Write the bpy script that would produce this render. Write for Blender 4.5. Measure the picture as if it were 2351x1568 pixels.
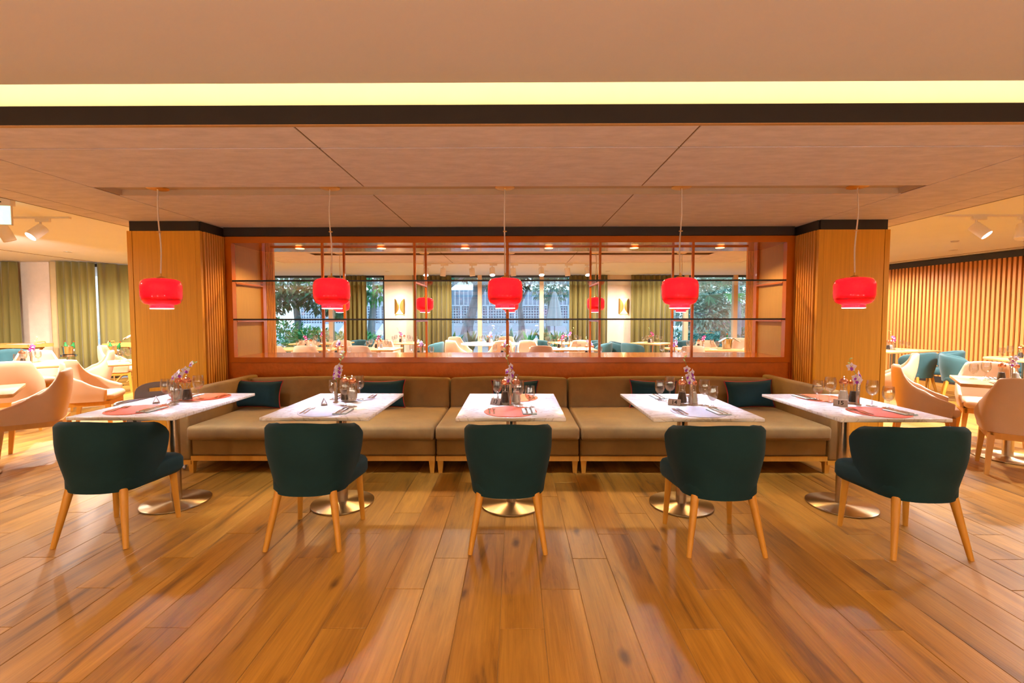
import bpy, bmesh, math, random
from mathutils import Vector, Matrix, Euler

for o in list(bpy.data.objects):
    bpy.data.objects.remove(o, do_unlink=True)
SC = bpy.context.scene
COL = SC.collection
R = math.radians
PI = math.pi
rnd = random.Random(11)

# ------------------------------------------------------------------ camera, world, exposure
def make_camera():
    p, y, r = R(2.72), R(0.35), R(0.05)
    fw = Vector((-math.sin(y)*math.cos(p), math.cos(y)*math.cos(p), -math.sin(p)))
    rt = Vector((math.cos(y), math.sin(y), 0))
    dn = fw.cross(rt)
    rt2 = rt*math.cos(r)+dn*math.sin(r)
    dn2 = dn*math.cos(r)-rt*math.sin(r)
    m = Matrix(((rt2.x, -dn2.x, -fw.x, 0), (rt2.y, -dn2.y, -fw.y, 0), (rt2.z, -dn2.z, -fw.z, 1.40), (0, 0, 0, 1)))
    cd = bpy.data.cameras.new('camera')
    cd.sensor_width = 36
    cd.lens = 1045/2351*36
    cd.shift_y = -8.4/2351
    cd.clip_start = 0.05
    co = bpy.data.objects.new('camera', cd)
    COL.objects.link(co)
    co.matrix_world = m
    SC.camera = co
make_camera()
SC.view_settings.view_transform = 'Standard'
SC.view_settings.look = 'None'
SC.view_settings.gamma = 1
SC.view_settings.exposure = 0.0
SC.view_settings.use_curve_mapping = False
SC.cycles.max_bounces = 6
SC.cycles.adaptive_threshold = 0.02
SC.cycles.transparent_max_bounces = 24
SC.cycles.sample_clamp_indirect = 4
SC.cycles.caustics_reflective = False
SC.cycles.caustics_refractive = False

def make_world():
    w = bpy.data.worlds.new('sky')
    SC.world = w
    w.use_nodes = True
    nt = w.node_tree
    nt.nodes.clear()
    out = nt.nodes.new('ShaderNodeOutputWorld')
    bg = nt.nodes.new('ShaderNodeBackground')
    sky = nt.nodes.new('ShaderNodeTexSky')
    sky.sky_type = 'HOSEK_WILKIE'
    sky.turbidity = 5
    sky.ground_albedo = 0.5
    sky.sun_direction = (0.3, 0.5, 0.8)
    mix = nt.nodes.new('ShaderNodeMixRGB')
    mix.inputs[0].default_value = 0.6
    mix.inputs[2].default_value = (0.70, 0.85, 1.0, 1)
    nt.links.new(sky.outputs[0], mix.inputs[1])
    nt.links.new(mix.outputs[0], bg.inputs[0])
    bg.inputs[1].default_value = 4.2
    nt.links.new(bg.outputs[0], out.inputs[0])
make_world()

# light levels, tuned here (watts, or emission strength for strips)
WARM = (1.0, 0.68, 0.30)
AMBER = (1.0, 0.62, 0.26)
PEACH = (1.0, 0.93, 0.87)
COOL = (0.82, 0.88, 1.0)
L_PENDANT = 880     # lamp disc strength
L_SHELF = 120
L_COVE = 25
L_HALL = 150          # unseen downlights added behind the camera as fill
L_TRACK = 700
L_DOWN = 470
L_SCONCE = 3.0
L_FILL_GLOBE = 105       # unseen opal globes added behind the viewer as soft fill

# ------------------------------------------------------------------ materials
MATS = {}
def nodes(name):
    m = bpy.data.materials.new(name)
    m.use_nodes = True
    nt = m.node_tree
    return m, nt, nt.nodes['Principled BSDF']
def rgb(c): return (c[0], c[1], c[2], 1)
def plain(name, col, rough=0.5, metal=0.0, noise=0.0, nscale=(8, 8, 8), bump=0.0, bscale=60, coat=0.0, emit=None, estr=0, sheen=0.0, spec=0.5, aniso=0):
    """principled material with noise-driven colour variation and bump"""
    if name in MATS: return MATS[name]
    m, nt, b = nodes(name)
    b.inputs['Base Color'].default_value = rgb(col)
    b.inputs['Roughness'].default_value = rough
    b.inputs['Metallic'].default_value = metal
    b.inputs['Coat Weight'].default_value = coat
    b.inputs['Sheen Weight'].default_value = sheen
    b.inputs['Specular IOR Level'].default_value = spec
    if emit:
        b.inputs['Emission Color'].default_value = rgb(emit)
        b.inputs['Emission Strength'].default_value = estr
    tc = nt.nodes.new('ShaderNodeTexCoord')
    if noise:
        mp = nt.nodes.new('ShaderNodeMapping')
        mp.inputs['Scale'].default_value = nscale
        nt.links.new(tc.outputs['Object'], mp.inputs[0])
        n = nt.nodes.new('ShaderNodeTexNoise')
        n.inputs['Scale'].default_value = 1
        n.inputs['Detail'].default_value = 5
        n.inputs['Roughness'].default_value = 0.62
        nt.links.new(mp.outputs[0], n.inputs['Vector'])
        cr = nt.nodes.new('ShaderNodeValToRGB')
        cr.color_ramp.elements[0].position = 0.3
        cr.color_ramp.elements[1].position = 0.7
        cr.color_ramp.elements[0].color = rgb([v*(1-noise) for v in col])
        cr.color_ramp.elements[1].color = rgb([min(1, v*(1+noise)) for v in col])
        nt.links.new(n.outputs['Fac'], cr.inputs[0])
        nt.links.new(cr.outputs[0], b.inputs['Base Color'])
    if bump:
        n2 = nt.nodes.new('ShaderNodeTexNoise')
        n2.inputs['Scale'].default_value = bscale
        n2.inputs['Detail'].default_value = 4
        nt.links.new(tc.outputs['Object'], n2.inputs['Vector'])
        bp = nt.nodes.new('ShaderNodeBump')
        bp.inputs['Strength'].default_value = bump
        bp.inputs['Distance'].default_value = 0.01
        nt.links.new(n2.outputs['Fac'], bp.inputs['Height'])
        nt.links.new(bp.outputs[0], b.inputs['Normal'])
    MATS[name] = m
    return m

def wood_floor_mat():
    m, nt, b = nodes('oak plank')
    N = nt.nodes.new; L = nt.links.new
    oi = N('ShaderNodeObjectInfo'); geo = N('ShaderNodeNewGeometry')
    add = N('ShaderNodeMath'); add.operation = 'ADD'
    L(oi.outputs['Random'], add.inputs[0]); L(geo.outputs['Random Per Island'], add.inputs[1])
    fr = N('ShaderNodeMath'); fr.operation = 'FRACT'; L(add.outputs[0], fr.inputs[0])
    sc = N('ShaderNodeMath'); sc.operation = 'MULTIPLY'; sc.inputs[1].default_value = 37; L(fr.outputs[0], sc.inputs[0])
    off = N('ShaderNodeCombineXYZ'); L(sc.outputs[0], off.inputs[0]); L(sc.outputs[0], off.inputs[1]); L(sc.outputs[0], off.inputs[2])
    va = N('ShaderNodeVectorMath'); va.operation = 'ADD'; L(geo.outputs['Position'], va.inputs[0]); L(off.outputs[0], va.inputs[1])
    def noise(scale, detail, rough, dist=0.0):
        mp = N('ShaderNodeMapping'); mp.inputs['Scale'].default_value = scale; L(va.outputs[0], mp.inputs[0])
        n = N('ShaderNodeTexNoise'); n.inputs['Scale'].default_value = 1; n.inputs['Detail'].default_value = detail
        n.inputs['Roughness'].default_value = rough; n.inputs['Distortion'].default_value = dist
        L(mp.outputs[0], n.inputs['Vector']); return n.outputs['Fac']
    big = noise((9, 1.1, 1), 5, 0.6, 0.8)
    fine = noise((90, 3, 1), 4, 0.65)
    cr = N('ShaderNodeValToRGB'); e = cr.color_ramp.elements
    e[0].position = 0.27; e[0].color = (0.095, 0.038, 0.007, 1)
    e[1].position = 0.70; e[1].color = (0.44, 0.212, 0.030, 1)
    k = e.new(0.45); k.color = (0.315, 0.140, 0.015, 1)
    L(big, cr.inputs[0])
    mx = N('ShaderNodeMixRGB'); mx.blend_type = 'MULTIPLY'; mx.inputs[0].default_value = 0.55
    cr2 = N('ShaderNodeValToRGB'); e2 = cr2.color_ramp.elements
    e2[0].position = 0.3; e2[0].color = (0.55, 0.5, 0.45, 1); e2[1].position = 0.6; e2[1].color = (1, 1, 1, 1)
    L(fine, cr2.inputs[0]); L(cr.outputs[0], mx.inputs[1]); L(cr2.outputs[0], mx.inputs[2])
    # knots
    mp = N('ShaderNodeMapping'); mp.inputs['Scale'].default_value = (3.6, 1.5, 1); L(va.outputs[0], mp.inputs[0])
    dn = N('ShaderNodeTexNoise'); dn.inputs['Scale'].default_value = 9; L(va.outputs[0], dn.inputs['Vector'])
    mvv = N('ShaderNodeMixRGB'); mvv.inputs[0].default_value = 0.12; L(mp.outputs[0], mvv.inputs[1]); L(dn.outputs['Color'], mvv.inputs[2])
    vo = N('ShaderNodeTexVoronoi'); vo.inputs['Scale'].default_value = 1.35; L(mvv.outputs[0], vo.inputs['Vector'])
    cr3 = N('ShaderNodeValToRGB'); e3 = cr3.color_ramp.elements
    e3[0].position = 0.03; e3[0].color = (0.22, 0.16, 0.12, 1); e3[1].position = 0.13; e3[1].color = (1, 1, 1, 1)
    L(vo.outputs['Distance'], cr3.inputs[0])
    mx2 = N('ShaderNodeMixRGB'); mx2.blend_type = 'MULTIPLY'; mx2.inputs[0].default_value = 0.9
    L(mx.outputs[0], mx2.inputs[1]); L(cr3.outputs[0], mx2.inputs[2])
    # each plank its own tone
    tone = N('ShaderNodeMapRange'); tone.inputs[3].default_value = 0.84; tone.inputs[4].default_value = 1.12; L(fr.outputs[0], tone.inputs[0])
    hs = N('ShaderNodeHueSaturation'); L(tone.outputs[0], hs.inputs['Value']); L(mx2.outputs[0], hs.inputs['Color'])
    L(hs.outputs[0], b.inputs['Base Color'])
    rr = N('ShaderNodeMapRange'); rr.inputs[3].default_value = 0.30; rr.inputs[4].default_value = 0.50; L(fine, rr.inputs[0]); L(rr.outputs[0], b.inputs['Roughness'])
    bp = N('ShaderNodeBump'); bp.inputs['Strength'].default_value = 0.25; bp.inputs['Distance'].default_value = 0.004; L(fine, bp.inputs['Height']); L(bp.outputs[0], b.inputs['Normal'])
    MATS['floor'] = m
    return m

def marble_mat():
    m, nt, b = nodes('white marble')
    N = nt.nodes.new; L = nt.links.new
    geo = N('ShaderNodeNewGeometry')
    n1 = N('ShaderNodeTexNoise'); n1.inputs['Scale'].default_value = 3.2; n1.inputs['Detail'].default_value = 8; n1.inputs['Distortion'].default_value = 2.4
    mp = N('ShaderNodeMapping'); mp.inputs['Scale'].default_value = (1.0, 2.6, 1); mp.inputs['Rotation'].default_value = (0, 0, 0.5)
    L(geo.outputs['Position'], mp.inputs[0]); L(mp.outputs[0], n1.inputs['Vector'])
    cr = N('ShaderNodeValToRGB'); e = cr.color_ramp.elements
    e[0].position = 0.40; e[0].color = (0.84, 0.82, 0.82, 1); e[1].position = 0.60; e[1].color = (0.86, 0.85, 0.86, 1)
    k = e.new(0.50); k.color = (0.60, 0.56, 0.55, 1)
    k = e.new(0.47); k.color = (0.84, 0.83, 0.83, 1); k = e.new(0.53); k.color = (0.86, 0.85, 0.85, 1)
    L(n1.outputs['Fac'], cr.inputs[0]); L(cr.outputs[0], b.inputs['Base Color'])
    b.inputs['Roughness'].default_value = 0.16
    MATS['marble'] = m
    return m

def placemat_mat(name, c1, c2):
    """woven vinyl: fine concentric rings"""
    m, nt, b = nodes(name)
    N = nt.nodes.new; L = nt.links.new
    tc = N('ShaderNodeTexCoord')
    wv = N('ShaderNodeTexWave'); wv.wave_type = 'RINGS'; wv.rings_direction = 'Z'; wv.inputs['Scale'].default_value = 38; wv.inputs['Distortion'].default_value = 0.3
    L(tc.outputs['Object'], wv.inputs['Vector'])
    mx = N('ShaderNodeMixRGB'); mx.inputs[1].default_value = rgb(c1); mx.inputs[2].default_value = rgb(c2)
    L(wv.outputs['Fac'], mx.inputs[0]); L(mx.outputs[0], b.inputs['Base Color'])
    bp = N('ShaderNodeBump'); bp.inputs['Strength'].default_value = 0.5; bp.inputs['Distance'].default_value = 0.002
    L(wv.outputs['Fac'], bp.inputs['Height']); L(bp.outputs[0], b.inputs['Normal'])
    b.inputs['Roughness'].default_value = 0.55
    MATS[name] = m
    return m

def thin_glass(name, tint=(1, 1, 1), edge=0.75, base=0.04, gcol=(1, 1, 1), rough=0.0):
    """thin clear glass: see-through face on, reflecting at grazing angles"""
    m = bpy.data.materials.new(name); m.use_nodes = True
    nt = m.node_tree; nt.nodes.clear()
    N = nt.nodes.new; L = nt.links.new
    out = N('ShaderNodeOutputMaterial'); mix = N('ShaderNodeMixShader')
    tr = N('ShaderNodeBsdfTransparent'); tr.inputs[0].default_value = rgb(tint)
    gl = N('ShaderNodeBsdfGlossy'); gl.inputs[0].default_value = rgb(gcol); gl.inputs['Roughness'].default_value = rough
    lw = N('ShaderNodeLayerWeight'); lw.inputs[0].default_value = 0.35
    mr = N('ShaderNodeMapRange'); mr.inputs[3].default_value = base; mr.inputs[4].default_value = edge
    L(lw.outputs['Facing'], mr.inputs[0]); L(mr.outputs[0], mix.inputs[0]); L(tr.outputs[0], mix.inputs[1]); L(gl.outputs[0], mix.inputs[2]); L(mix.outputs[0], out.inputs[0])
    MATS[name] = m
    return m

def lamp_glass():
    """red opal glass: passes and scatters the bulb's light, glossy outside"""
    m = bpy.data.materials.new('red opal glass'); m.use_nodes = True
    nt = m.node_tree; nt.nodes.clear()
    N = nt.nodes.new; L = nt.links.new
    out = N('ShaderNodeOutputMaterial')
    tl = N('ShaderNodeBsdfTranslucent'); tl.inputs[0].default_value = (0.15, 0.0006, 0.0009, 1)
    df = N('ShaderNodeBsdfDiffuse'); df.inputs[0].default_value = (0.60, 0.001, 0.003, 1)
    m1 = N('ShaderNodeMixShader'); m1.inputs[0].default_value = 0.45
    L(tl.outputs[0], m1.inputs[1]); L(df.outputs[0], m1.inputs[2])
    gl = N('ShaderNodeBsdfGlossy'); gl.inputs['Roughness'].default_value = 0.06
    fz = N('ShaderNodeFresnel'); fz.inputs[0].default_value = 1.5
    m2 = N('ShaderNodeMixShader'); L(fz.outputs[0], m2.inputs[0]); L(m1.outputs[0], m2.inputs[1]); L(gl.outputs[0], m2.inputs[2])
    L(m2.outputs[0], out.inputs[0])
    MATS['redglass'] = m
    return m

def leaf_mat(name, c1, c2):
    m, nt, b = nodes(name)
    N = nt.nodes.new; L = nt.links.new
    geo = N('ShaderNodeNewGeometry')
    mx = N('ShaderNodeMixRGB'); mx.inputs[1].default_value = rgb(c1); mx.inputs[2].default_value = rgb(c2)
    L(geo.outputs['Random Per Island'], mx.inputs[0]); L(mx.outputs[0], b.inputs['Base Color'])
    b.inputs['Roughness'].default_value = 0.45
    MATS[name] = m
    return m

wood_floor_mat(); marble_mat(); lamp_glass()
M_MARBLE = MATS['marble']; M_FLOOR = MATS['floor']; M_RED = MATS['redglass']
M_ORANGE_MAT = placemat_mat('orange woven vinyl', (0.78, 0.115, 0.025), (0.60, 0.075, 0.016))
M_GREY_MAT = placemat_mat('lilac grey woven vinyl', (0.50, 0.50, 0.62), (0.36, 0.36, 0.46))
M_GLASS = thin_glass('clear stemware glass', (0.97, 0.98, 0.99), 0.85, 0.05)
M_PANE = thin_glass('window pane', (0.90, 0.97, 0.97), 0.6, 0.13)
M_SHELFGLASS = thin_glass('shelf glass', (0.90, 0.95, 0.93), 0.35, 0.04)
M_GROUT = plain('grout', (0.36, 0.22, 0.09), 0.8)
M_PLASTER = plain('cream plaster', (0.74, 0.58, 0.45), 0.8, noise=0.06, nscale=(5, 5, 5), bump=0.15, bscale=40)
M_CEIL = plain('smooth ceiling paint', (0.84, 0.78, 0.76), 0.85, noise=0.02, nscale=(1, 1, 1))
M_CEIL_HALL = plain('hall ceiling paint', (0.92, 0.92, 0.95), 0.85, noise=0.02, nscale=(1, 1, 1))
M_PANEL = plain('stucco ceiling panel', (0.84, 0.77, 0.82), 0.8, noise=0.10, nscale=(5, 14, 5), bump=0.22, bscale=24)
M_JOINT = plain('dark panel joint', (0.20, 0.11, 0.04), 0.9)
M_DARK = plain('charcoal trim paint', (0.017, 0.013, 0.011), 0.55, noise=0.1)
M_COVE = plain('cove plaster', (0.85, 0.74, 0.52), 0.8, noise=0.02)
M_SLOT = plain('tan slot lining', (0.60, 0.46, 0.32), 0.8, noise=0.03)
M_LED = plain('warm strip diffuser', (1, 0.9, 0.7), 0.5, emit=(1.0, 0.74, 0.40), estr=L_COVE)
M_OAK = plain('honey oak veneer', (0.74, 0.35, 0.030), 0.42, noise=0.10, nscale=(70, 70, 2))
M_OAKSLAT = plain('honey oak slat', (0.76, 0.35, 0.065), 0.42, noise=0.12, nscale=(60, 60, 2))
M_OAKWALL = plain('light oak wall slat', (0.60, 0.245, 0.058), 0.5, noise=0.08, nscale=(60, 60, 2))
M_OAKDARK = plain('slat backing', (0.13, 0.055, 0.012), 0.7)
M_WALLBACK = plain('slat wall backing', (0.30, 0.12, 0.016), 0.7, noise=0.05)
M_TANPANEL = plain('tan veneer', (0.55, 0.31, 0.11), 0.5, noise=0.06, nscale=(90, 90, 3))
M_SHELF = plain('orange brown lacquer', (0.56, 0.135, 0.005), 0.22, noise=0.06, nscale=(5, 5, 5), coat=0.3)
M_ORANGEWALL = plain('orange textured plaster', (0.64, 0.165, 0.005), 0.5, noise=0.12, nscale=(9, 9, 9), bump=0.5, bscale=28)
M_BLACKEDGE = plain('black shelf edging', (0.01, 0.01, 0.01), 0.4)
M_SOFA = plain('olive tan velvet', (0.25, 0.130, 0.027), 0.78, noise=0.20, nscale=(3, 3, 3), sheen=0.06, bump=0.05, bscale=300)
M_TEAL = plain('dark teal velvet', (0.0055, 0.026, 0.031), 0.85, noise=0.15, nscale=(5, 5, 5), sheen=0.02, spec=0.2, bump=0.05, bscale=300)
M_TEAL2 = plain('petrol teal velvet', (0.020, 0.085, 0.100), 0.75, noise=0.15, nscale=(5, 5, 5), sheen=0.15)
M_PIPING = plain('red piping', (0.30, 0.012, 0.012), 0.6, noise=0.05)
M_BEECH = plain('beech legs', (0.56, 0.25, 0.026), 0.45, noise=0.08, nscale=(30, 30, 3))
M_TABLEWOOD = plain('beech table top', (0.66, 0.37, 0.13), 0.4, noise=0.08, nscale=(25, 3, 20))
M_LEATHER = plain('sand leather', (0.62, 0.40, 0.25), 0.5, noise=0.03, nscale=(6, 6, 6), bump=0.04, bscale=200)
M_STEEL = plain('brushed steel', (0.62, 0.52, 0.38), 0.26, 1.0, noise=0.06, nscale=(3, 3, 90))
def turned_steel():
    m, nt, b = nodes('turned steel base')
    b.inputs['Base Color'].default_value = (0.50, 0.39, 0.24, 1); b.inputs['Anisotropic Rotation'].default_value = 0.25; b.inputs['Metallic'].default_value = 1; b.inputs['Roughness'].default_value = 0.32; b.inputs['Anisotropic'].default_value = 0.85
    tg = nt.nodes.new('ShaderNodeTangent'); tg.direction_type = 'RADIAL'; tg.axis = 'Z'
    nt.links.new(tg.outputs[0], b.inputs['Tangent'])
    return m
M_TURNED = turned_steel()
M_CHROME = plain('polished steel', (0.82, 0.78, 0.74), 0.12, 1.0, noise=0.02)
M_BRASS = plain('satin brass', (0.80, 0.50, 0.14), 0.40, 1.0, noise=0.04)
M_COPPER = plain('copper cap', (0.90, 0.42, 0.26), 0.16, 1.0, noise=0.03)
M_SALT = plain('salt', (0.88, 0.86, 0.84), 0.7, noise=0.05, nscale=(90, 90, 90))
M_PEPPER = plain('peppercorns', (0.035, 0.022, 0.016), 0.6, noise=0.5, nscale=(150, 150, 150))
M_NAPKIN = plain('pale mint paper napkin', (0.72, 0.80, 0.80), 0.8, noise=0.02)
M_NAPTEAL = plain('teal napkin edge', (0.12, 0.28, 0.28), 0.8, noise=0.02)
M_CARD = plain('grey number plate', (0.40, 0.35, 0.35), 0.35, 0.4, noise=0.03)
M_INK = plain('black print', (0.01, 0.01, 0.01), 0.6)
M_STEM = plain('orchid stem', (0.20, 0.42, 0.06), 0.5, noise=0.1)
M_PETAL = plain('white lilac petal', (0.86, 0.78, 0.92), 0.5, noise=0.04)
M_VIOLET = plain('violet petal', (0.30, 0.03, 0.48), 0.5, noise=0.1)
M_PINK = plain('magenta petal', (0.58, 0.03, 0.30), 0.5, noise=0.1)
M_BUD = plain('pale green bud', (0.55, 0.75, 0.30), 0.5, noise=0.1)
M_CURTAIN = plain('olive curtain', (0.150, 0.118, 0.020), 0.8, noise=0.08, nscale=(30, 30, 2), sheen=0.2)
M_SHEER = plain('tan drape', (0.46, 0.32, 0.15), 0.8, noise=0.05)
M_WHITEPLASTIC = plain('white enamel', (0.84, 0.78, 0.74), 0.4, noise=0.01)
M_LENS = plain('lit lens', (1, 1, 1), 0.5, emit=(1.0, 0.95, 0.88), estr=14)
M_LENSDIM = plain('unlit lens', (0.8, 0.76, 0.72), 0.3, noise=0.01)
M_LENSWARM = plain('warm lit lens', (1, 0.8, 0.4), 0.5, emit=(1.0, 0.62, 0.18), estr=5)
M_BULB = plain('opal lamp disc', (1, 1, 1), 0.5, emit=(0.62, 0.75, 1.0), estr=L_PENDANT)
M_FILL_GLOBE = plain('added fill globe', (1, 1, 1), 0.4, emit=(1.0, 0.86, 0.70), estr=L_FILL_GLOBE)
M_RIM = plain('opal lamp rim', (1, 1, 1), 0.4, emit=(1.0, 0.92, 0.95), estr=1.5)
M_FRAME = plain('dark window frame', (0.025, 0.03, 0.035), 0.5, noise=0.03)
M_MULLION = plain('cream mullion', (0.72, 0.52, 0.33), 0.6, noise=0.03)
M_GREYPLASTIC = plain('taupe plastic', (0.19, 0.15, 0.125), 0.45, noise=0.03)
M_LILACPLASTIC = plain('pale grey plastic', (0.42, 0.40, 0.46), 0.4, noise=0.03)
M_BLACKPLASTIC = plain('black plastic', (0.015, 0.015, 0.015), 0.5, noise=0.03)
M_CABLE = plain('clear cable', (0.82, 0.70, 0.60), 0.3, noise=0.03)
M_SIGN = plain('lit sign face', (0.5, 1, 0.85), 0.4, emit=(0.50, 1.0, 0.80), estr=1.1)
M_SIGNMAN = plain('sign pictogram', (0.9, 1, 0.95), 0.4, emit=(0.95, 1.0, 0.97), estr=1.3)
M_BOTTLE = plain('green bottle', (0.02, 0.16, 0.04), 0.15, noise=0.05)
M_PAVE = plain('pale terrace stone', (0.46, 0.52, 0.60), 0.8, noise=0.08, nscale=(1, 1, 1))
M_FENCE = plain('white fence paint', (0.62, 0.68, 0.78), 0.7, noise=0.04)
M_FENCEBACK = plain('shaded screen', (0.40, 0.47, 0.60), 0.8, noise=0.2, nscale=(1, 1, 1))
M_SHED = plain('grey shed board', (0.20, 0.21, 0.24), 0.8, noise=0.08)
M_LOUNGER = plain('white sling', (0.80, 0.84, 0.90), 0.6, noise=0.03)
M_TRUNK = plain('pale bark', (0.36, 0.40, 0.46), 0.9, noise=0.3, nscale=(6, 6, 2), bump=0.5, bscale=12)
M_LEAF1 = leaf_mat('fresh leaves', (0.02, 0.22, 0.05), (0.12, 0.52, 0.18))
M_LEAF2 = leaf_mat('blue green leaves', (0.01, 0.18, 0.15), (0.14, 0.48, 0.40))
M_LEAF3 = leaf_mat('dark leaves', (0.005, 0.05, 0.03), (0.04, 0.24, 0.12))
M_LEAF4 = leaf_mat('silvery leaves', (0.18, 0.34, 0.26), (0.50, 0.66, 0.54))
M_SKIN = plain('skin', (0.62, 0.30, 0.18), 0.55, noise=0.05)
M_SHIRT = plain('black shirt', (0.02, 0.02, 0.022), 0.8, noise=0.1)
M_HAIR = plain('dark hair', (0.015, 0.01, 0.008), 0.6, noise=0.2)
M_TRAY = plain('oiled teak', (0.50, 0.25, 0.06), 0.5, noise=0.12, nscale=(4, 40, 20))
M_BLUEBOOK = plain('blue grey cover', (0.30, 0.40, 0.50), 0.6, noise=0.03)

# ------------------------------------------------------------------ mesh helpers
class MB:
    def __init__(s):
        s.v = []; s.f = []
    def add(s, vs, fs):
        n = len(s.v)
        s.v += [tuple(v) for v in vs]
        s.f += [tuple(i+n for i in f) for f in fs]
        return s
    def box(s, x0, x1, y0, y1, z0, z1):
        return s.add([(x0, y0, z0), (x1, y0, z0), (x1, y1, z0), (x0, y1, z0), (x0, y0, z1), (x1, y0, z1), (x1, y1, z1), (x0, y1, z1)],
                     [(0, 3, 2, 1), (4, 5, 6, 7), (0, 1, 5, 4), (1, 2, 6, 5), (2, 3, 7, 6), (3, 0, 4, 7)])
    def loft(s, loops, cap=True, closed=True):
        n = len(loops[0]); vs = [p for l in loops for p in l]; fs = []
        for i in range(len(loops)-1):
            for j in range(n if closed else n-1):
                k = (j+1) % n
                fs.append((i*n+j, i*n+k, (i+1)*n+k, (i+1)*n+j))
        if cap:
            fs.append(tuple(range(n-1, -1, -1))); b = (len(loops)-1)*n
            fs.append(tuple(b+j for j in range(n)))
        return s.add(vs, fs)
    def lathe(s, prof, n=24, c=(0, 0, 0), cap=True):
        loops = [[(c[0]+r*math.cos(2*PI*j/n), c[1]+r*math.sin(2*PI*j/n), c[2]+z) for j in range(n)] for r, z in prof]
        return s.loft(loops, cap)
    def tube(s, pts, rad, n=8):
        pts = [Vector(p) for p in pts]; loops = []
        up = Vector((0, 0, 1)); prev = None
        for i, p in enumerate(pts):
            d = (pts[min(i+1, len(pts)-1)]-pts[max(i-1, 0)]).normalized()
            if prev is None:
                a = up if abs(d.z) < 0.95 else Vector((1, 0, 0))
                u = d.cross(a).normalized()
            else:
                u = (prev-d*prev.dot(d)).normalized()
            prev = u; w = d.cross(u)
            r = rad[i] if isinstance(rad, (list, tuple)) else rad
            loops.append([tuple(p+u*(r*math.cos(2*PI*j/n))+w*(r*math.sin(2*PI*j/n))) for j in range(n)])
        return s.loft(loops)
    def prism(s, poly, z0, z1):
        n = len(poly)
        return s.loft([[(x, y, z0) for x, y in poly], [(x, y, z1) for x, y in poly]])
    def xf(s, m, start=0):
        for i in range(start, len(s.v)):
            s.v[i] = tuple(m @ Vector(s.v[i]))
        return s
    def mesh(s, name, smooth=None, recalc=True):
        me = bpy.data.meshes.new(name)
        me.from_pydata(s.v, [], s.f)
        if recalc:
            bm = bmesh.new(); bm.from_mesh(me); bmesh.ops.recalc_face_normals(bm, faces=bm.faces); bm.to_mesh(me); bm.free()
        if smooth:
            me.shade_smooth()
            me.set_sharp_from_angle(angle=R(smooth))
        return me

def rbox(name, dx, dy, dz, r, seg=2, puff=0.0, cuts=0, taper=1.0):
    """rounded box centred on the origin; puff swells the faces like a cushion"""
    bm = bmesh.new()
    bmesh.ops.create_cube(bm, size=1)
    for v in bm.verts:
        k = taper if v.co.z < 0 else 1
        v.co = Vector((v.co.x*dx*k, v.co.y*dy*k, v.co.z*dz))
    bmesh.ops.bevel(bm, geom=list(bm.edges), offset=r, segments=seg, profile=0.5, affect='EDGES')
    if cuts:
        es = [e for e in bm.edges if e.calc_length() > min(dx, dy, dz)*0.55]
        bmesh.ops.subdivide_edges(bm, edges=es, cuts=cuts, use_grid_fill=True)
    if puff:
        for v in bm.verts:
            a = 1-min(1, abs(v.co.x)/(dx/2))**2; b2 = 1-min(1, abs(v.co.y)/(dy/2))**2; c = 1-min(1, abs(v.co.z)/(dz/2))**2
            if abs(v.co.z) > dz*0.3: v.co.z += math.copysign(puff*a*b2, v.co.z)
            if abs(v.co.y) > dy*0.4: v.co.y += math.copysign(puff*0.6*a*c, v.co.y)
    me = bpy.data.meshes.new(name)
    bm.to_mesh(me); bm.free()
    me.shade_smooth(); me.set_sharp_from_angle(angle=R(50))
    return me

def obj(name, me, mat, parent=None, loc=(0, 0, 0), rot=(0, 0, 0), label=None, cat=None, group=None, kind=None, scale=None):
    if isinstance(me, MB): me = me.mesh(name)
    if mat is not None and not me.materials: me.materials.append(mat)
    o = bpy.data.objects.new(name, me)
    COL.objects.link(o)
    o.location = loc; o.rotation_euler = rot
    if scale: o.scale = scale
    if parent: o.parent = parent
    tag(o, label, cat, group, kind)
    return o
def tag(o, label=None, cat=None, group=None, kind=None):
    if label: o['label'] = label
    if cat: o['category'] = cat
    if group: o['group'] = group
    if kind: o['kind'] = kind
    return o
def thing(name, label, cat, loc=(0, 0, 0), rz=0, group=None):
    o = bpy.data.objects.new(name, None)
    COL.objects.link(o)
    o.empty_display_size = 0.1
    o.location = loc; o.rotation_euler = (0, 0, rz)
    return tag(o, label, cat, group)
def kids(o): return [c for c in bpy.data.objects if c.parent == o]
TREE = {}
def remember(root):
    TREE[root.name] = [(c, kids(c)) for c in kids(root)]
    return root
def dup(root, loc, rz=0, label=None, group=None, rot=None):
    r = root.copy(); COL.objects.link(r)
    r.location = loc; r.rotation_euler = rot if rot else (0, 0, rz)
    if label: r['label'] = label
    if group: r['group'] = group
    for ch, gs in TREE.get(root.name, []):
        c = ch.copy(); COL.objects.link(c); c.parent = r
        for g in gs:
            d = g.copy(); COL.objects.link(d); d.parent = c
    return r
class Kind:
    """first use moves the original, later uses copy it"""
    def __init__(s, build): s.build = build; s.proto = None
    def put(s, loc, rz, label, group=None, rot=None):
        if s.proto is None:
            s.proto = s.build(); remember(s.proto)
            o = s.proto; o.location = loc; o.rotation_euler = rot if rot else (0, 0, rz); tag(o, label, None, group)
            return o
        return dup(s.proto, loc, rz, label, group, rot)

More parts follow.
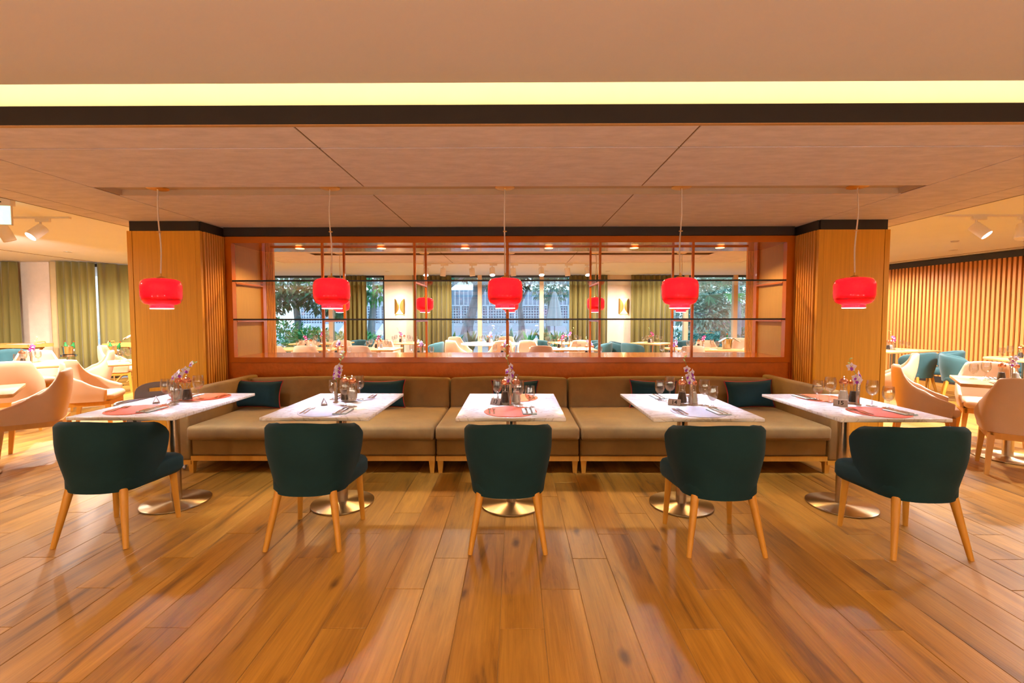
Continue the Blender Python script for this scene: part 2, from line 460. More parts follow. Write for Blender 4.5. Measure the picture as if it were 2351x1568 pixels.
def light(kind, name, loc, power, col, parent=None, aim=None, size=0.05, angle=90, blend=0.5):
    ld = bpy.data.lights.new(name, kind)
    ld.energy = power; ld.color = col
    if kind in ('POINT', 'SPOT'): ld.shadow_soft_size = size
    if kind == 'SPOT': ld.spot_size = R(angle); ld.spot_blend = blend
    o = bpy.data.objects.new(name, ld); COL.objects.link(o)
    o.location = loc
    if aim is not None:
        o.rotation_euler = (Vector(aim)-Vector(loc)).to_track_quat('-Z', 'Y').to_euler()
    if parent: o.parent = parent
    return o
def boxo(name, b, mat, parent=None, **k):
    return obj(name, MB().box(*b).mesh(name), mat, parent, **k)
S = 'structure'

# ------------------------------------------------------------------ setting: floor
def build_floor():
    fl = boxo('floor', (-13, 11, -5, 13.6, -0.12, -0.003), M_GROUT, kind=S, label='wood plank floor of the restaurant')
    me = MB(); g = 0.0025
    # a plank with its four top edges eased
    w, l, c = 0.1-g/2, 0.6-g/2, 0.0015
    me.loft([[(-w, -l, -0.012), (w, -l, -0.012), (w, l, -0.012), (-w, l, -0.012)], [(-w, -l, -c), (w, -l, -c), (w, l, -c), (-w, l, -c)],
             [(-w+c, -l+c, 0), (w-c, -l+c, 0), (w-c, l-c, 0), (-w+c, l-c, 0)]])
    pm = me.mesh('plank'); pm.materials.append(M_FLOOR)
    spots = []
    for i in range(-64, 56):
        x = -0.068+0.2*i+0.1
        j = 1.977+0.297*(i % 4)
        for k in range(-6, 11):
            y = j+1.2*k+0.6-1.2
            if y < -4.4 or y > 13: continue
            spots.append((x, y))
    def rank(p):
        x, y = p
        far = y+0.55
        if far < 1.55: return 50+abs(x)-y
        out = max(0, abs(x)-1.13*far)
        return math.hypot(x*0.6, max(y, 1.2))+8*out
    spots.sort(key=rank)
    for x, y in spots[:300]:
        o = bpy.data.objects.new('plank', pm); COL.objects.link(o); o.parent = fl; o.location = (x, y, rnd.uniform(-0.0004, 0.0004))
    rest = MB()
    vs = me.v; fs = me.f
    for x, y in spots[300:]:
        rest.add([(a+x, b+y, c2) for a, b, c2 in vs], fs[1:])
    obj('planks', rest.mesh('planks', recalc=False), M_FLOOR, fl, kind='stuff')
build_floor()

# ------------------------------------------------------------------ setting: ceilings
ZC = 2.39; ZH = 2.600; ZO = 2.60
XL, XR = -4.28, 4.17
def build_ceilings():
    boxo('ceiling', (-13, 11, -5, 2.40, ZH, ZH+0.05), M_CEIL, kind=S, label='smooth upper ceiling in front of the cove light')
    core = MB()
    core.box(XL, XR, 2.415, 3.525, ZC+0.005, 2.44).box(XL, -3.22, 3.525, 3.765, ZC+0.005, 2.44).box(3.115, XR, 3.525, 3.765, ZC+0.005, 2.44)
    core.box(XL, XR, 3.765, 7.2, ZC+0.005, 2.44).box(XL, XR, 7.2, 7.44, 2.455, 2.47).box(XL, XR, 7.44, 8.5, ZC+0.005, 2.44)
    core.box(XL, XR, 2.42, 8.5, 2.445, 2.452).box(XL, XL+0.02, 2.42, 8.5, ZC, 2.62).box(XR-0.02, XR, 2.42, 8.5, ZC, 2.62).box(XL, XR, 8.48, 8.5, ZC, 2.62)
    dc = obj('ceiling', core, M_JOINT, kind=S, label='stucco panelled drop ceiling over the booth')
    xs = [XL, -3.97, -3.245, -1.154, 0.968, 3.14, 3.86, XR]
    ys = [2.425, 2.725, 3.525, 3.765, 5.12, 5.9, 7.2, 7.44, 8.24, 8.5]
    g = 0.006
    for i in range(7):
        for j in range(9):
            if j in (2, 6) and 1 < i < 5: continue
            b = MB().box(xs[i]+g, xs[i+1]-g, ys[j]+(0.008 if j in (1, 8) else 0), ys[j+1]-(0.008 if j in (0, 7) else 0), ZC, ZC+0.0055)
            obj('panel', b, M_PANEL, dc)
    # pendant slot lining (pale sides)
    s = MB(); s.box(-3.219, 3.114, 3.756, 3.7645, ZC+0.001, 2.445).box(-3.2195, -3.212, 3.526, 3.7645, ZC+0.001, 2.445).box(3.107, 3.1145, 3.526, 3.7645, ZC+0.001, 2.445).box(-3.22, 3.115, 3.525, 3.765, 2.436, 2.4445)
    obj('slot_lining', s, M_SLOT, dc)
    # dark fascia and cove
    fa = boxo('trim_1', (XL, XR, 2.405, 2.425, ZC+0.004, 2.492), M_DARK, kind=S, label='charcoal fascia board below the cove light')
    boxo('warm_edge', (XL, XR, 2.402, 2.4245, ZC-0.001, ZC+0.004), M_TANPANEL, fa)
    cv = MB().box(XL-0.3, XR+0.3, 2.56, 2.58, 2.44, 3.0).box(XL-0.3, XR+0.3, 2.2, 2.58, 2.95, 3.0).box(XL-0.3, XR+0.3, 2.2, 2.22, ZH+0.05, 2.95).box(XL-0.32, XL-0.3, 2.2, 2.58, 2.44, 3.0).box(XR+0.3, XR+0.32, 2.2, 2.58, 2.44, 3.0)
    obj('ceiling', cv, M_COVE, kind=S, label='recess of the ceiling cove')
    t = thing('cove_light_strip', 'long warm light strip hidden on the ledge of the ceiling cove', 'light')
    obj('diffuser', MB().box(XL-0.28, XR+0.28, 2.386, 2.394, ZH+0.056, ZH+0.082), M_LED, t)
    obj('profile', MB().box(XL-0.28, XR+0.28, 2.376, 2.3858, ZH+0.0502, ZH+0.088), M_WHITEPLASTIC, t)
    fl = MB().box(-13, XL-0.33, 2.40, 2.58, ZO, ZH).box(XR+0.33, 11, 2.40, 2.58, ZO, ZH)
    obj('ceiling', fl, M_CEIL_HALL, kind=S, label='ceiling step either side of the drop ceiling')
    for b, lb in (((-13, XL, 2.41, 13.6, ZO, ZO+0.2), 'peach ceiling over the left dining hall'), ((XR, 11, 2.41, 13.6, ZO, ZO+0.2), 'peach ceiling over the right dining hall'),
                  ((XL, XR, 8.5, 13.6, ZO, ZO+0.2), 'peach ceiling over the tables by the windows')):
        boxo('ceiling', b, M_CEIL_HALL, kind=S, label=lb)
build_ceilings()

# ------------------------------------------------------------------ setting: outer walls
XWL, XWR, YW = -13, 11, 13.4
def build_walls():
    boxo('wall_back', (-13.2, 11.2, -5.2, -5, 0, 2.9), M_PLASTER, kind=S, label='cream wall behind the viewer')
    boxo('wall_left', (-13.2, -13, -5, 10.2, 0, 2.9), M_PLASTER, kind=S, label='cream end wall of the left hall')
    # right wall with vertical slats: runs slightly askew from (8.73,10.9) to (9.75,4.2)
    p0, p1 = Vector((8.72, 10.95, 0)), Vector((9.95, 3.2, 0))
    d = (p1-p0); L = d.length; ang = math.atan2(d.y, d.x)
    w = obj('wall_right', MB().box(-2.6, L+8.3, 0.0, 0.15, 0, 2.7), M_WALLBACK, loc=p0, rot=(0, 0, ang), kind=S, label='slatted oak wall on the right')
    sl = MB().box(-0.022, 0.022, -0.045, 0.001, 0.13, 2.47).mesh('slat'); sl.materials.append(M_OAKWALL)
    n = int((L+0.6)/0.078)
    for i in range(n):
        o = bpy.data.objects.new('slat', sl); COL.objects.link(o); o.parent = w; o.location = (-0.6+i*0.078, 0, 0)
    obj('baseboard', MB().box(-0.7, L, -0.05, 0.001, 0, 0.13), M_DARK, w)
    obj('top_band', MB().box(-0.7, L, -0.06, 0.001, 2.47, 2.585), M_DARK, w)
    # ceiling grooves
    boxo('trim_2', (-9.24, -9.21, 6.0, 11.0, ZO-0.004, ZO+0.001), M_JOINT, kind=S, label='thin shadow groove in the left hall ceiling')
    obj('trim_3', MB().box(-0.6, L, -0.36, -0.33, ZO-0.004, ZO+0.001), M_JOINT, loc=p0, rot=(0, 0, ang), kind=S, label='thin shadow groove in the right hall ceiling')
    # window wall: piers between openings
    for x0, x1, nm in ((-9.3, -7.9, 'pier far left'), (-3.83, -2.6, 'pier with left wall light'), (2.35, 3.6, 'pier with right wall light'), (6.9, 11.2, 'pier far right')):
        boxo('wall_window', (x0, x1, YW, YW+0.25, 0, 2.62), M_PLASTER, kind=S, label='cream plaster window wall, '+nm)
    # left window wall, nearer
    boxo('wall_left', (-11.75, -10.05, 10.02, 10.27, 0, 2.62), M_PLASTER, kind=S, label='cream plaster wall between curtains in the left hall')
    d2 = Vector((-7.9, 13.4, 0))-Vector((-9.42, 10.1, 0))
    # pier behind the angled curtains, leaving a window slot
    a = Vector((-9.42, 10.1, 0)); u = d2.normalized(); ang2 = math.atan2(u.y, u.x)
    obj('wall_left', MB().box(0.62, d2.length, -0.02, -0.2, 0, 2.62), M_PLASTER, loc=a+Vector((0, 0, 0)), rot=(0, 0, ang2), kind=S, label='angled wall behind the left hall curtains')
build_walls()

def window(n, x0, x1, y, mull, label, z0=0.0, z1=2.6, dark=True):
    t = thing('window_%d' % n, None, None); tag(t, label, None, None, S)
    obj('pane', MB().box(x0, x1, y+0.10, y+0.106, z0, z1), M_PANE, t)
    f = MB().box(x0, x0+0.06, y+0.06, y+0.16, z0, z1).box(x1-0.06, x1, y+0.06, y+0.16, z0, z1).box(x0, x1, y+0.06, y+0.16, z1-0.06, z1).box(x0, x1, y+0.06, y+0.16, z0, z0+0.05)
    obj('frame', f, M_FRAME, t)
    for m in mull:
        obj('mullion', MB().box(m-0.06, m+0.06, y+0.0, y+0.14, z0, z1), M_MULLION, t)
window(1, -7.9, -3.83, YW, [-5.43], 'large garden window left of the wall lights')
window(2, -2.6, 2.35, YW, [-1.03, 0.79], 'middle garden window behind the tables')
window(3, 3.6, 6.9, YW, [5.03, 6.47], 'garden window right of the wall lights')
window(4, -9.9, -9.2, 10.35, [], 'narrow window between the left hall curtains')

def curtain(x0, y0, x1, y1, n, amp, label, mat=M_CURTAIN, z0=0.02, z1=2.585, pinch=0.0, seed=0):
    rr = random.Random(seed); a = Vector((x0, y0, 0)); b = Vector((x1, y1, 0)); u = (b-a).normalized(); nrm = Vector((u.y, -u.x, 0)); L = (b-a).length
    cols = n*10; rows = 8; ph = [rr.uniform(-0.5, 0.5) for _ in range(n+2)]; am = [rr.uniform(0.65, 1.15) for _ in range(n+2)]
    loops = []
    for i in range(cols+1):
        t = i/cols; k = t*n; q = int(k); f = k-q
        w = math.sin(2*PI*k+0.4*math.sin(PI*k+ph[q]))*(am[q]*(1-f)+am[q+1]*f)
        col = []
        for j in range(rows+1):
            z = z0+(z1-z0)*j/rows; fl = 1-0.45*j/rows
            s = t*L
            if pinch: s = (t-0.5)*L*(1-pinch*math.sin(PI*min(1, max(0, (z-0.3)/2.3)))*0.5)+L/2
            p = a+u*s+nrm*(w*amp*fl); col.append((p.x, p.y, z))
        loops.append(col)
    m = MB(); m.loft(loops, cap=False, closed=False)
    me = m.mesh('curtain', smooth=80)
    o = obj('curtain', me, mat, label=label, cat='curtain', group='curtains along the windows')
    md = o.modifiers.new('cloth', 'SOLIDIFY'); md.thickness = 0.006
    return o
curtain(-4.95, 13.22, -4.30, 13.22, 5, 0.07, 'olive curtain gathered left of the left brass wall light', seed=1)
curtain(-2.95, 13.22, -1.83, 13.22, 8, 0.07, 'olive curtain between left brass wall light and middle window', seed=2)
curtain(1.58, 13.22, 2.68, 13.22, 8, 0.07, 'olive curtain between middle window and right brass wall light', seed=3)
curtain(3.36, 13.22, 4.58, 13.22, 8, 0.07, 'olive curtain right of the right brass wall light', seed=4)
curtain(-12.3, 9.80, -10.72, 9.80, 9, 0.07, 'olive curtain at left edge beside the cream wall strip', seed=5)
curtain(-10.02, 9.80, -9.72, 9.82, 2, 0.03, 'flat tan drape between cream wall strip and olive curtain', M_SHEER, seed=6)
curtain(-9.80, 9.72, -9.20, 9.98, 5, 0.07, 'olive curtain behind the left wine bucket stand', seed=7)
curtain(-9.24, 10.08, -8.20, 11.60, 8, 0.07, 'olive curtain beside the left pillar behind the second bucket stand', seed=8)

# ------------------------------------------------------------------ setting: pillars and divider
YP, YB = 4.75, 6.21
def pillar(x0, x1, inner, label):
    """oak clad pillar: panels, corner trims, slatted cheek towards the shelf; inner = +1 when the shelf is to the right"""
    p = boxo('pillar', (x0+0.03, x1-0.03, YP+0.03, YB-0.03, 0, ZC), M_OAKDARK, kind=S, label=label)
    def pb(n, b, m=M_OAK): obj(n, MB().box(*b), m, p)
    for y0, y1 in ((YP, YP+0.031), (YB-0.031, YB)):
        pb('panel', (x0+0.0545, x1-0.0545, y0, y1, 0.10, 2.288))
        pb('corner_trim', (x0, x0+0.050, y0-0.003, y1+0.003, 0.0, 2.288)); pb('corner_trim', (x1-0.050, x1, y0-0.003, y1+0.003, 0.0, 2.288))
        pb('plinth', (x0+0.051, x1-0.051, y0+0.004, y1-0.004, 0.0, 0.099))
        pb('dark_band', (x0+0.022, x1-0.022, y0+0.006, y1-0.006, 2.2885, ZC), M_DARK)
    # outer cheek
    ox = x0 if inner > 0 else x1
    pb('cheek_panel', (min(ox, ox+inner*0.031), max(ox, ox+inner*0.031), YP+0.035, YB-0.035, 0, 2.288))
    ix = x1 if inner > 0 else x0
    lo, hi = sorted((ix-inner*0.028, ix-inner*0.008))
    pb('dark_band', (lo, hi, YP+0.032, YB-0.032, 2.2885, ZC), M_DARK)
    sx0, sx1 = sorted((ix-inner*0.031, ix+inner*0.012))
    sm = MB().box(sx0, sx1, -0.0095, 0.0095, 0.0, 2.288).mesh('slat'); sm.materials.append(M_OAKSLAT)
    for k in range(9):
        for y in (YP+0.062+k*0.038, YB-0.062-k*0.038):
            o = bpy.data.objects.new('slat', sm); COL.objects.link(o); o.parent = p; o.location = (0, y, 0)
    return p
pillar(-4.03, -3.268, 1, 'oak clad pillar left of the shelf divider')
pillar(3.132, 3.862, -1, 'oak clad pillar right of the shelf divider')

XD0, XD1, YD0, YD1 = -3.245, 3.098, 5.13, 5.83
def build_divider():
    w = boxo('wall_divider', (XD0, XD1, 5.15, 5.81, 0, 0.872), M_ORANGEWALL, kind=S, label='low orange textured wall behind the banquette')
    tb = boxo('trim_4', (XD0, XD1, 5.10, 5.86, 2.297, ZC), M_DARK, kind=S, label='charcoal band above the shelf divider')
    t = thing('shelf_divider', 'open orange brown display shelf with glass boards between the pillars', 'shelf', (0, 0, 0))
    def sb(n, b, m=M_SHELF, par=t): return obj(n, MB().box(*b), m, par)
    sb('top_board', (XD0, XD1, YD0, YD1, 2.222, 2.294))
    sb('bottom_board', (XD0, XD1, YD0, YD1, 0.876, 0.936))
    for x0, x1, px in ((XD0, XD0+0.062, XD0+0.02), (XD1-0.062, XD1, XD1-0.02)):
        for y0, y1 in ((YD0, YD0+0.07), (YD1-0.07, YD1)):
            sb('end_post', (x0, x1, y0, y1, 0.936, 2.222))
        sb('end_panel', (px-0.012, px+0.012, YD0+0.07, YD1-0.07, 0.936, 2.222), M_TANPANEL)
    posts = [-2.168, -1.127, -0.086, 0.958, 2.0]
    for x in posts:
        for y in (YD0+0.012, YD1-0.037):
            sb('post', (x-0.0125, x+0.0125, y, y+0.025, 0.936, 2.222))
        for z in (1.365, 1.80):
            sb('rail', (x-0.0125, x+0.0125, YD0+0.037, YD1-0.037, z-0.030, z-0.010))
    for x in (XD0+0.045, XD1-0.045):
        for z in (1.365, 1.80):
            sb('rail', (x-0.022, x+0.022, YD0+0.07, YD1-0.07, z-0.030, z-0.010))
    for z in (1.365, 1.80):
        g = sb('glass_board', (XD0+0.062, XD1-0.062, YD0+0.012, YD1-0.012, z-0.006, z+0.006), M_SHELFGLASS)
        sb('edge_strip', (XD0+0.062, XD1-0.062, YD0+0.001, YD0+0.0115, z-0.009, z+0.009), M_BLACKEDGE, g)
    for x0, x1 in ((XD0-0.035, XD0-0.0005), (XD1+0.0005, XD1+0.062)): sb('filler_strip', (x0, x1, YD0+0.01, YD0+0.05, 0.0, 2.294))
    lr = sb('light_rail', (XD0+0.35, XD1-0.35, 5.41, 5.47, 2.206, 2.2218))
    for x in (-2.554, -1.582, -0.587, 0.404, 1.414, 2.426):
        lens = obj('lamp_lens', MB().lathe([(0.05, 2.203), (0.05, 2.206)], 20, (x, 5.44, 0)).mesh('lamp_lens'), M_LENSWARM, lr)
        light('SPOT', 'shelf_lamp', (x, 5.44, 2.196), L_SHELF, AMBER, lens, aim=(x, 5.15, 0), size=0.04, angle=150, blend=0.6)
build_divider()
for i, (x, y, sy, z) in enumerate(((-3.38, YP-0.006, 1, 0.30), (3.24, YP-0.006, 1, 0.30))):
    t = thing('wall_socket', 'small black socket plate low on the %s pillar' % ('left' if i == 0 else 'right'), 'socket', (x, y, z))
    obj('plate', rbox('plate', 0.085, 0.010, 0.085, 0.003), M_BLACKPLASTIC, t, loc=(0, 0.0, 0))
    obj('socket_face', MB().lathe([(0.022, 0), (0.022, 0.002)], 16).xf(Matrix.Rotation(PI/2, 4, 'X')).mesh('socket_face'), M_DARK, t, loc=(0, -0.005, 0))

# ------------------------------------------------------------------ banquette
def sofa(x0, x1, arm, label, legs):
    """one banquette section between x0 and x1, arm = -1/0/+1"""
    t = thing('banquette_section', label, 'sofa', ((x0+x1)/2, 4.5, 0), 0, 'banquette sections')
    cx = (x0+x1)/2; w = x1-x0-0.012; L = lambda y: y-4.5
    obj('base', rbox('base', w, 1.08, 0.150, 0.018), M_SOFA, t, loc=(0, L(4.535), 0.235))
    obj('plinth_rail', MB().box(-w/2, w/2, L(3.985), L(5.07), 0.115, 0.158), M_BEECH, t)
    obj('seat_cushion', rbox('seat_cushion', w, 0.93, 0.125, 0.030, 3, puff=0.012, cuts=3), M_SOFA, t, loc=(0, L(4.395), 0.372))
    b = rbox('back_cushion', w, 0.20, 0.41, 0.035, 3, puff=0.018, cuts=3)
    obj('back_cushion', b, M_SOFA, t, loc=(0, L(4.975), 0.520), rot=(R(-7), 0, 0))
    if arm:
        ax = arm*(w/2+0.052)
        obj('arm', rbox('arm', 0.098, 1.12, 0.625, 0.022, 2), M_SOFA, t, loc=(ax, L(4.535), 0.435))
        obj('arm_rail', MB().box(ax-0.049, ax+0.049, L(3.985), L(5.07), 0.08, 0.122), M_BEECH, t)
    lg = MB()
    for x in legs:
        for y in (L(4.02), L(5.0)):
            s = 1 if y < 0 else -1
            a, c = 0.026, 0.017
            obj('leg', MB().loft([[(x-c, y-c, 0), (x+c, y-c, 0), (x+c, y+c, 0), (x-c, y+c, 0)], [(x-a, y-a, 0.116), (x+a, y-a, 0.116), (x+a, y+a, 0.116), (x-a, y+a, 0.116)]]), M_BEECH, t)
    return t
sofa(-2.895, -0.705, -1, 'long tan velvet banquette section with arm against the left pillar', (-1.10, 1.06))
sofa(-0.705, 0.575, 0, 'short armless tan velvet banquette section in the middle', (-0.60, 0.60))
sofa(0.575, 2.77, 1, 'long tan velvet banquette section with arm against the right pillar', (-1.06, 1.10))

def build_cushion():
    t = thing('throw_pillow', '', 'pillow', (0, 0, 0), 0, 'throw pillows on the banquette')
    W, H, n = 0.25, 0.145, 18
    m = MB(); vs = []; fs = []
    for s in (1, -1):
        b0 = len(vs)
        for i in range(n+1):
            for j in range(n+1):
                u, v = 2*i/n-1, 2*j/n-1
                inx = 1-0.10*(1-v*v)*abs(u)**3; inz = 1-0.12*(1-u*u)*abs(v)**3
                th = 0.062*max(0, (1-u**4)*(1-v**4))**0.55
                vs.append((u*W*inx, s*th, v*H*inz))
        for i in range(n):
            for j in range(n):
                q = (b0+i*(n+1)+j, b0+(i+1)*(n+1)+j, b0+(i+1)*(n+1)+j+1, b0+i*(n+1)+j+1)
                fs.append(q if s < 0 else q[::-1])
    m.add(vs, fs)
    obj('cover', m.mesh('cover', smooth=80), M_TEAL, t)
    pts = []
    for k in range(4*n+1):
        e, f = divmod(k, n); e %= 4; f /= n
        u, v = [(-1+2*f, -1), (1, -1+2*f), (1-2*f, 1), (-1, 1-2*f)][e]
        inx = 1-0.10*(1-v*v)*abs(u)**3; inz = 1-0.12*(1-u*u)*abs(v)**3
        pts.append((u*W*inx, 0, v*H*inz))
    obj('piping', MB().tube(pts, 0.0055, 6).mesh('piping', smooth=60), M_PIPING, t)
    return t
PILLOW = Kind(build_cushion)
for x, y, a, lb in ((-2.70, 4.735, 0.02, 'teal pillow with red piping at left arm, behind the high chair table'), (-1.40, 4.735, -0.03, 'teal pillow half hidden behind the second marble table'),
                    (0.0, 4.735, 0.0, 'teal pillow hidden behind the table numbered 13'), (1.45, 4.735, 0.03, 'teal pillow half hidden behind the table numbered 14'),
                    (2.45, 4.735, -0.04, 'teal pillow beside the right arm, between tables 14 and 15')):
    PILLOW.put((x, y, 0.585), 0, lb, rot=(R(-12), a, 0))

# ------------------------------------------------------------------ chairs
def shell(a, b, n, L, scale, lean, ztop, zbot, th, nu=44, nz=9):
    """upholstered tub: half superellipse at the back, straight arms; u in -1..1 runs from arm end to arm end"""
    def plan(u, z):
        s = scale(z); q = abs(u); sg = 1 if u >= 0 else -1
        if q <= 0.62:
            p = q/0.62*PI/2
            x = a*math.sin(p)**(2/n) if p > 0 else 0; y = -b*max(0, math.cos(p))**(2/n)
        else:
            x = a; y = (q-0.62)/0.38*L
        return Vector((sg*x*s, y*s-lean(z)*(max(0, 1-q/0.75)), 0))
    loops = []
    us = [-1+2*i/nu for i in range(nu+1)]
    us = [-1.0, -0.994]+us[1:-1]+[0.994, 1.0]
    for k, u in enumerate(us):
        edge = 0.35 if k in (0, len(us)-1) else (0.8 if k in (1, len(us)-2) else 1)
        zt, zb = ztop(abs(u)), zbot(abs(u)); t = th*edge
        if edge < 1: zt -= 0.012*(1-edge); zb += 0.012*(1-edge)
        outer = []; inner = []
        for i in range(nz):
            z = zb+(zt-t*0.5-zb)*i/(nz-1)
            p = plan(u, z); e = 0.004
            d = plan(min(1, u+e), z)-plan(max(-1, u-e), z); d.normalize()
            nrm = Vector((-d.y, d.x, 0)); mid = p+nrm*(th*0.5)
            outer.append((mid-nrm*(t*0.5)).to_tuple()[:2]+(z,)); inner.append((mid+nrm*(t*0.5)).to_tuple()[:2]+(z,))
        top = [((outer[-1][0]*(1-f)+inner[-1][0]*f), (outer[-1][1]*(1-f)+inner[-1][1]*f), zt-t*0.5+t*0.5*math.sin(PI*f)) for f in (0.2, 0.5, 0.8)]
        loops.append(outer+top+inner[::-1])
    return MB().loft(loops)
def sm(t): t = min(1, max(0, t)); return t*t*(3-2*t)

def seat_pad(w, y0, y1, z0, z1, rr=0.05, dome=0.012, taper=1.0):
    poly = []
    hw = w/2
    for cx, cy, a0 in ((hw-rr, y1-rr, 0), (-hw+rr, y1-rr, 90), (-hw*taper+rr*1.6, y0+rr*1.6, 180), (hw*taper-rr*1.6, y0+rr*1.6, 270)):
        r2 = rr if a0 < 180 else rr*1.6
        for k in range(6): poly.append((cx+r2*math.cos(R(a0+18*k)), cy+r2*math.sin(R(a0+18*k))))
    cx, cy = 0, (y0+y1)/2
    loops = []
    for z, s in ((z0, 0.90), (z0+0.012, 0.96), (z0+0.03, 1), (z1-0.03, 1), (z1-0.010, 0.965), (z1, 0.90), (z1+dome*0.7, 0.6), (z1+dome, 0.25)):
        loops.append([(cx+(x-cx)*s, cy+(y-cy)*s, z) for x, y in poly])
    return MB().loft(loops)
def round_leg(p, q, r0, r1):
    return MB().tube([p, ((p[0]+q[0])/2, (p[1]+q[1])/2, (p[2]+q[2])/2), q], [r0, (r0+r1)/2, r1], 12)
def square_leg(p, q, a, c):
    return MB().loft([[(q[0]+i*c, q[1]+j*c, q[2]) for i, j in ((-1, -1), (1, -1), (1, 1), (-1, 1))], [(p[0]+i*a, p[1]+j*a, p[2]) for i, j in ((-1, -1), (1, -1), (1, 1), (-1, 1))]])

def build_teal(mat, nm, cat_label):
    def f():
        t = thing(nm, '', 'chair', (0, 0, 0), 0, cat_label)
        sh = shell(0.272, 0.262, 2.5, 0.105, lambda z: 0.82+0.18*sm((z-0.30)/0.34), lambda z: 0.0,
                   lambda q: 0.778-0.016*sm(q/0.35)-0.050*sm((q-0.30)/0.5)-0.040*sm((q-0.72)/0.28)-0.035*max(0, (q-0.90)/0.10)**2, lambda q: 0.332+0.150*max(0, (q-0.53)/0.47)**0.9, 0.052)
        obj('backrest', sh.mesh('backrest', smooth=60), mat, t)
        obj('seat', seat_pad(0.512, -0.20, 0.285, 0.325, 0.447, 0.075, taper=0.86).mesh('seat', smooth=50), mat, t)
        for sx in (-1, 1):
            obj('leg', round_leg((sx*0.165, -0.150, 0.345), (sx*0.222, -0.215, 0), 0.024, 0.0145).mesh('leg', smooth=50), M_BEECH, t)
            obj('leg', round_leg((sx*0.200, 0.205, 0.335), (sx*0.218, 0.222, 0), 0.023, 0.0145).mesh('leg', smooth=50), M_BEECH, t)
        return t
    return f
TEAL = Kind(build_teal(M_TEAL, 'tub_chair', 'dark teal tub chairs in front of the marble tables'))
for x, lb in ((-2.57, 'dark teal tub chair at the leftmost marble table, by the high chair'), (-1.268, 'dark teal tub chair at the second marble table'),
              (-0.042, 'dark teal tub chair at the middle marble table, seen squarely from behind'), (1.232, 'dark teal tub chair at the fourth marble table'), (2.393, 'dark teal tub chair at the rightmost marble table')):
    TEAL.put((x, 2.885-0.022*(x+2.57), 0), 0, lb)
TEAL2 = Kind(build_teal(M_TEAL2, 'tub_chair', 'petrol tub chairs in the side halls'))

def build_beige():
    t = thing('armchair', '', 'chair', (0, 0, 0), 0, 'sand leather armchairs')
    def zt(q):
        t1 = min(1, max(0, (q-0.31)/0.64)); t2 = min(1, t1/0.12)
        return 0.87-0.012*sm(q/0.3)-0.315*(1-(1-t1)**1.75)*(0.5+0.5*t2)-0.02*sm((q-0.88)/0.12)
    sh = shell(0.282, 0.225, 3.4, 0.235, lambda z: 0.93+0.07*sm((z-0.37)/0.12)-0.20*sm((z-0.56)/0.36), lambda z: 0.10*sm((z-0.40)/0.5)-0.02, zt, lambda q: 0.372, 0.034)
    obj('backrest', sh.mesh('backrest', smooth=60), M_LEATHER, t)
    obj('seat', seat_pad(0.475, -0.16, 0.285, 0.375, 0.462, 0.05).mesh('seat', smooth=50), M_LEATHER, t)
    fr = MB().box(-0.225, 0.225, 0.215, 0.250, 0.318, 0.372).box(-0.225, 0.225, -0.200, -0.165, 0.318, 0.372).box(-0.240, -0.205, -0.200, 0.250, 0.318, 0.372).box(0.205, 0.240, -0.200, 0.250, 0.318, 0.372)
    obj('seat_frame', fr, M_BEECH, t)
    for sx in (-1, 1):
        for y, fy in ((-0.175, -0.225), (0.222, 0.255)):
            obj('leg', square_leg((sx*0.215, y, 0.36), (sx*0.240, fy, 0), 0.024, 0.014), M_BEECH, t)
    return t
BEIGE = Kind(build_beige)
def face(dx, dy): return math.atan2(-dx, dy)

# ------------------------------------------------------------------ tables
def build_marble():
    t = thing('marble_table', '', 'table', (0, 0, 0), 0, 'marble tables along the banquette')
    obj('table_top', rbox('table_top', 0.706, 0.92, 0.022, 0.0025, 1), M_MARBLE, t, loc=(0, 0, 0.739))
    obj('column', MB().lathe([(0.037, 0.012), (0.037, 0.728)], 28).mesh('column', smooth=40), M_STEEL, t)
    obj('under_plate', MB().box(-0.15, 0.15, -0.15, 0.15, 0.720, 0.7279), M_BLACKPLASTIC, t)
    obj('base', MB().lathe([(0.222, 0), (0.226, 0.004), (0.226, 0.011), (0.218, 0.015), (0.05, 0.019), (0.037, 0.022)], 48).mesh('base', smooth=30), M_TURNED, t)
    return t
MARBLE = Kind(build_marble)
def build_wood(w, d, top=M_TABLEWOOD, rnd_top=False):
    def f():
        t = thing('wooden_table' if not rnd_top else 'round_table', '', 'table', (0, 0, 0), 0, 'tables in the dining halls')
        if rnd_top:
            obj('table_top', MB().lathe([(w-0.02, 0.716), (w, 0.722), (w, 0.745), (w-0.005, 0.75)], 56).mesh('table_top', smooth=30), top, t)
        else:
            obj('table_top', rbox('table_top', w, d, 0.032, 0.004, 1), top, t, loc=(0, 0, 0.734))
        obj('column', MB().lathe([(0.042, 0.012), (0.042, 0.717)], 24).mesh('column', smooth=40), M_STEEL, t)
        obj('base', MB().lathe([(0.255, 0), (0.26, 0.004), (0.26, 0.012), (0.06, 0.018), (0.042, 0.022)], 40).mesh('base', smooth=30), M_TURNED, t)
        return t
    return f

